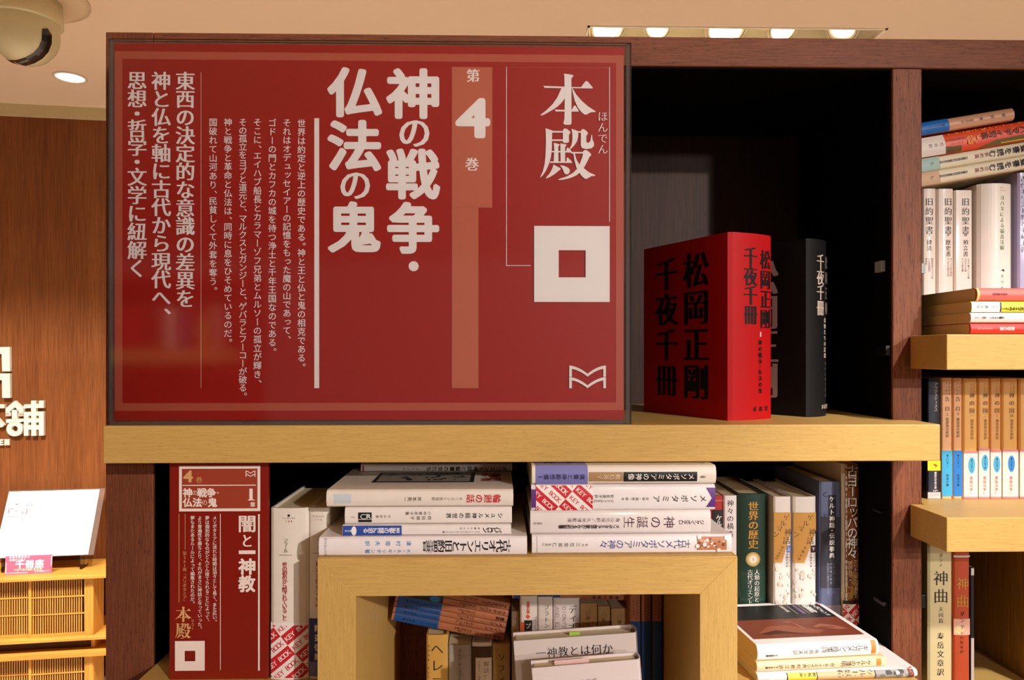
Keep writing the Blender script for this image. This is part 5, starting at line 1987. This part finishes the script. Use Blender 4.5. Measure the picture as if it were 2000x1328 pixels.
stack([
    dict(label='glossy red paperback at the bottom of the small shelf pile', x0=1891, y0=630.5, x1=2130, y1=652, Y=0.782, D=0.105, cov='#d3281a', hard=False, bulge=0.002, art=redb, group='paperbacks piled on the upper right shelf', pages='#e0c088', coat=0.6),
    dict(label='white paperback above the glossy red one', x0=1891, y0=610, x1=2130, y1=630.5, Y=0.782, D=0.105, cov='#e0d6cc', hard=False, bulge=0.002, art=bun, group='paperbacks piled on the upper right shelf', pages='#e0c088', coat=0.6),
    dict(label='yellow and white paperback under the coral one', x0=1893, y0=588.5, x1=2130, y1=610, Y=0.783, D=0.105, cov='#e6d234', hard=False, bulge=0.001, art=yellow, group='paperbacks piled on the upper right shelf', pages='#e0c088'),
    dict(label='glossy coral paperback on top of the small shelf pile', x0=1902, y0=562.5, x1=2140, y1=588.5, Y=0.784, D=0.110, cov='#e2685c', hard=False, bulge=0.003, art=coral, group='paperbacks piled on the upper right shelf', pages='#e0c088', coat=0.6),
], ZR1)

# ------------------------------------------------------------------ row of paperbacks in the middle right compartment
YK = 0.870
GK = 'paperbacks in the middle right row'


def augus(a):
    a.v('アウグスティヌス', 1827, 751, 801, 8, '#e2dad2', 'm')
    a.r(1811, 902, 1837, 921.5, '#f0d21c', nx=3)
    a.p([(1822, 907), (1826, 909), (1830, 911), (1829, 914), (1826, 913), (1826, 917), (1825, 917), (1825, 912), (1822, 910)], '#a3342c')
    a.v('講談社学術文庫', 1826, 926, 955, 5, '#cfc8c4', 'b')
    a.h('1671', 1822, 1830, 961, 5, '#e6e0da', 'b')
    a.r(1811, 964, 1837, 978, '#bdb8b4', nx=3)
    a.h('Y1350', 1820, 1832, 969, 4, '#6a645e')


book('navy paperback with yellow bird block behind the shelf corner', 1811, 738.5, 1837, 978, YK, 0.105, base=ZR2, cov='#1b1a2c', hard=False, bulge=0.0008, art=augus, group=GK)


def kokuhaku(vol, x0, x1, blue, no):
    def f(a):
        c = (x0 + x1) / 2
        a.v('アウグス', c + 4, 750, 770, 4.5, '#5a3a20')
        a.v('ティヌス', c - 2, 750, 770, 4.5, '#5a3a20')
        a.v('告白', c, 780, 799, 10, '#4a2c18', 'm')
        a.v(vol, c, 810, 810, 7, '#6a4a30', 'm')
        a.v('服部英次郎訳', c, 820, 853, 6.5, '#5a3a20')
        a.r(x0 + 0.3, 882, x1 - 0.3, 972, blue, nx=3)
        a.v('青八〇五・' + no, c, 892, 914, 5, '#0c1c34', 'b')
        a.v('岩波文庫', c, 931, 950, 5.5, '#0c1c34', 'b')
    return f


book('salmon paperback with light blue foot next to the navy one', 1838.5, 738.5, 1860, 978, YK, 0.105, base=ZR2, cov='#e8b482', hard=False, bulge=0.0008, art=kokuhaku('上', 1838.5, 1860, '#3aa2cc', '一'), group=GK)
book('salmon paperback with deep blue foot in the row', 1861, 739, 1879.5, 978, YK, 0.105, base=ZR2, cov='#e8b07c', hard=False, bulge=0.0008, art=kokuhaku('下', 1861, 1879.5, '#1f78c4', '二'), group=GK)


def city(vol, x0, x1, no, ov, top):
    def f(a):
        c = (x0 + x1) / 2 + 2
        a.v('アウグス', c + 4, 751, 765, 3.8, '#6a4020')
        a.v('ティヌス', c - 2, 751, 765, 3.8, '#6a4020')
        a.v('神の国', c, 773, 803, 11, '#5a3418', 'm')
        a.v(vol, c, 813, 813, 7, '#6a4a30', 'm')
        a.v('服部英次郎訳', c, 823, 857, 6.5, '#6a4020')
        a.r(x0, top, x1, 978, '#ead9cc', nx=4)
        a.r(x0, top, x1, top + 4.5, '#d9868c', nx=4)
        a.r(x0, 973, x1, 978, '#d9868c', nx=4)
        a.circ(c - 1, top + 28, 7, ov, 16.5)
        a.v('青八〇五・' + no, c - 1, top + 18, top + 38, 4.6, '#0c1c34', 'b')
        a.v('重版出来！', c - 2, 936, 966, 7, '#d6504c', 'gm')
    return f


book('orange paperback with pink-edged white band, first of the four', 1881, 739.5, 1909.5, 978.5, YK, 0.105, base=ZR2, cov='#eeb664', hard=False, bulge=0.001, art=city('一', 1881, 1909.5, '三', '#4aa6cc', 883), obi=(0, 0.38, '#ead9cc'), group=GK)
book('orange paperback with pink-edged white band, second of the four', 1910.5, 739.5, 1932.5, 978.5, YK, 0.105, base=ZR2, cov='#eeb66a', hard=False, bulge=0.001, art=city('二', 1910.5, 1932.5, '四', '#4aa6cc', 878), obi=(0, 0.40, '#ead9cc'), group=GK)
book('orange paperback with pink-edged white band, third of the four', 1933.5, 739.5, 1955.5, 978.5, YK, 0.105, base=ZR2, cov='#ecb068', hard=False, bulge=0.001, art=city('三', 1933.5, 1955.5, '五', '#4aa6cc', 881), obi=(0, 0.39, '#ead9cc'), group=GK)
book('wider orange paperback with white band and deep blue oval', 1957, 739.5, 1988.5, 978.5, YK, 0.105, base=ZR2, cov='#eeb664', hard=False, bulge=0.001, art=city('四', 1957, 1988.5, '六', '#2f86cc', 880), obi=(0, 0.39, '#ead9cc'), group=GK)
book('orange paperback cut by the right edge of the view', 1990.5, 739.5, 2020, 978.5, YK, 0.105, base=ZR2, cov='#eeb664', hard=False, bulge=0.001, art=city('五', 1990.5, 2020, '七', '#2f86cc', 880), obi=(0, 0.39, '#ead9cc'), group=GK)


# ------------------------------------------------------------------ lowest right compartment
def dante(a):
    a.v('ダンテ', 1837, 1085, 1104, 8, INK, 'm')
    a.v('神曲', 1837, 1130, 1165, 31, '#1c1614', 'm')
    a.v('天国篇', 1837, 1191, 1214, 10, '#5a5048', 'm')
    a.v('寿岳文章訳', 1836, 1244, 1315, 15, '#2a2420', 'm')


YD = 0.868
book('tall cream book with large black title in the lowest compartment', 1812, 1062, 1860.5, 1360, YD, 0.14, base=ZR3, cov='#cdbc8c', hard=True, bulge=0.0008, art=dante, group='tall books in the lowest right compartment')


def dante2(a):
    a.r(1861.5, 1085, 1894.5, 1088.5, '#d9cfc4', nx=4)
    a.r(1861.5, 1210, 1894.5, 1242, '#d8a48c', nx=4)
    a.circ(1872, 1232, 9, '#e0c48c', 8)
    a.v('神曲', 1879, 1140, 1175, 27, '#c08a2c', 'm')
    a.v('ダンテ', 1878, 1200, 1226, 10, '#2a120a', 'gm')
    a.v('平川祐弘訳', 1877, 1238, 1274, 7, '#2a120a', 'm')


book('orange-red tall book with gold title in the lowest compartment', 1861.5, 1078, 1894.5, 1360, YD, 0.14, base=ZR3, cov='#b04420', hard=True, bulge=0.0012, art=dante2, group='tall books in the lowest right compartment')
book('thin black book behind the orange-red tall book', 1895.5, 1108, 1902.5, 1360, YD + 0.012, 0.12, base=ZR3, cov='#15120f', hard=False, bulge=0.0003, art=lambda a: (a.r(1896, 1110, 1902, 1124, '#cfc4b4'), a.r(1896, 1248, 1902, 1350, '#b9aea2')), group='tall books in the lowest right compartment')
for ob in bpy.data.objects:
    if 'tall' in ob.keys():
        del ob['tall']
# ------------------------------------------------------------------ shelf across the aisle, mirrored in the big sign
YO = -2.60
op = empty('aisle_bookcase', (-2.15, YO - 0.02, 0))
boxobj('back_panel', (-0.85, -0.012, 0), (0.75, 0.0, 1.9), W_DARK_Z, op)
boxobj('side_panel', (-0.89, -0.012, 0), (-0.85, 0.24, 1.9), W_DARK_Z, op)
boxobj('side_panel', (0.75, -0.012, 0), (0.79, 0.24, 1.9), W_DARK_Z, op)
boxobj('top_board', (-0.85, 0.0005, 1.86), (0.75, 0.24, 1.9), W_DARK_X, op)
boxobj('shelf', (-0.8495, 0.0005, 1.40), (0.7495, 0.26, 1.47), W_OAK_X, op, 0.001)
boxobj('shelf', (-0.8495, 0.0005, 0.95), (0.7495, 0.26, 1.02), W_OAK_X, op, 0.001)
tag(op, 'bookcase across the aisle mirrored faintly in the large red sign', 'bookcase')


def aisle_book(label, x, w, h, cov):
    r = empty('book', (x, YO + 0.20, 1.4705), (0, 0, math.pi))
    n, T = 8, w
    out = [(-T / 2, 0.15)] + [(-T / 2 + T * i / n, -0.002 * (1 - (2.0 * i / n - 1) ** 2)) for i in range(n + 1)] + [(T / 2, 0.15)]
    inn = [(x_ * 0.86, y_ + (0.002 if 0 < i < n + 2 else 0)) for i, (x_, y_) in enumerate(out)]
    N = len(out)
    vs = [(a, b, 0) for a, b in out] + [(a, b, 0) for a, b in inn] + [(a, b, h) for a, b in out] + [(a, b, h) for a, b in inn]
    fs = []
    for i in range(N - 1):
        fs += [(i, i + 1, 2 * N + i + 1, 2 * N + i), (N + i + 1, N + i, 3 * N + i, 3 * N + i + 1), (i + 1, i, N + i, N + i + 1), (2 * N + i, 2 * N + i + 1, 3 * N + i + 1, 3 * N + i)]
    fs += [(0, 2 * N, 3 * N, N), (N - 1, 2 * N - 1, 4 * N - 1, 3 * N - 1)]
    mb = MB()
    mb.add(vs, fs)
    mb.build('cover', mat(cov, 0.45, 0.1), r)
    boxobj('page_block', (-T * 0.42, 0.004, 0.003), (T * 0.42, 0.147, h - 0.003), mat(PAGES, 0.8), r)
    tag(r, label, 'book', 'books mirrored in the red sign')


for lb, x, w, h, cv in (('thick red book mirrored in the lower left of the sign', -2.02, 0.10, 0.22, '#b3201c'), ('brown book mirrored left of the red one in the sign', -2.16, 0.05, 0.20, '#5a2c18'),
                        ('cream book mirrored in the sign beside the thin line', -1.80, 0.05, 0.23, '#d8c8b4'), ('violet book mirrored in the lower part of the sign', -1.72, 0.04, 0.20, '#6a4a86'),
                        ('yellow book mirrored in the lower part of the sign', -1.62, 0.05, 0.18, '#c8a22c'), ('pale pink book mirrored in the lower part of the sign', -1.54, 0.06, 0.24, '#c89a88')):
    aisle_book(lb, x, w, h, cv)

if _fo.name in bpy.data.objects:
    bpy.data.objects.remove(_fo)
    bpy.data.curves.remove(_fc)
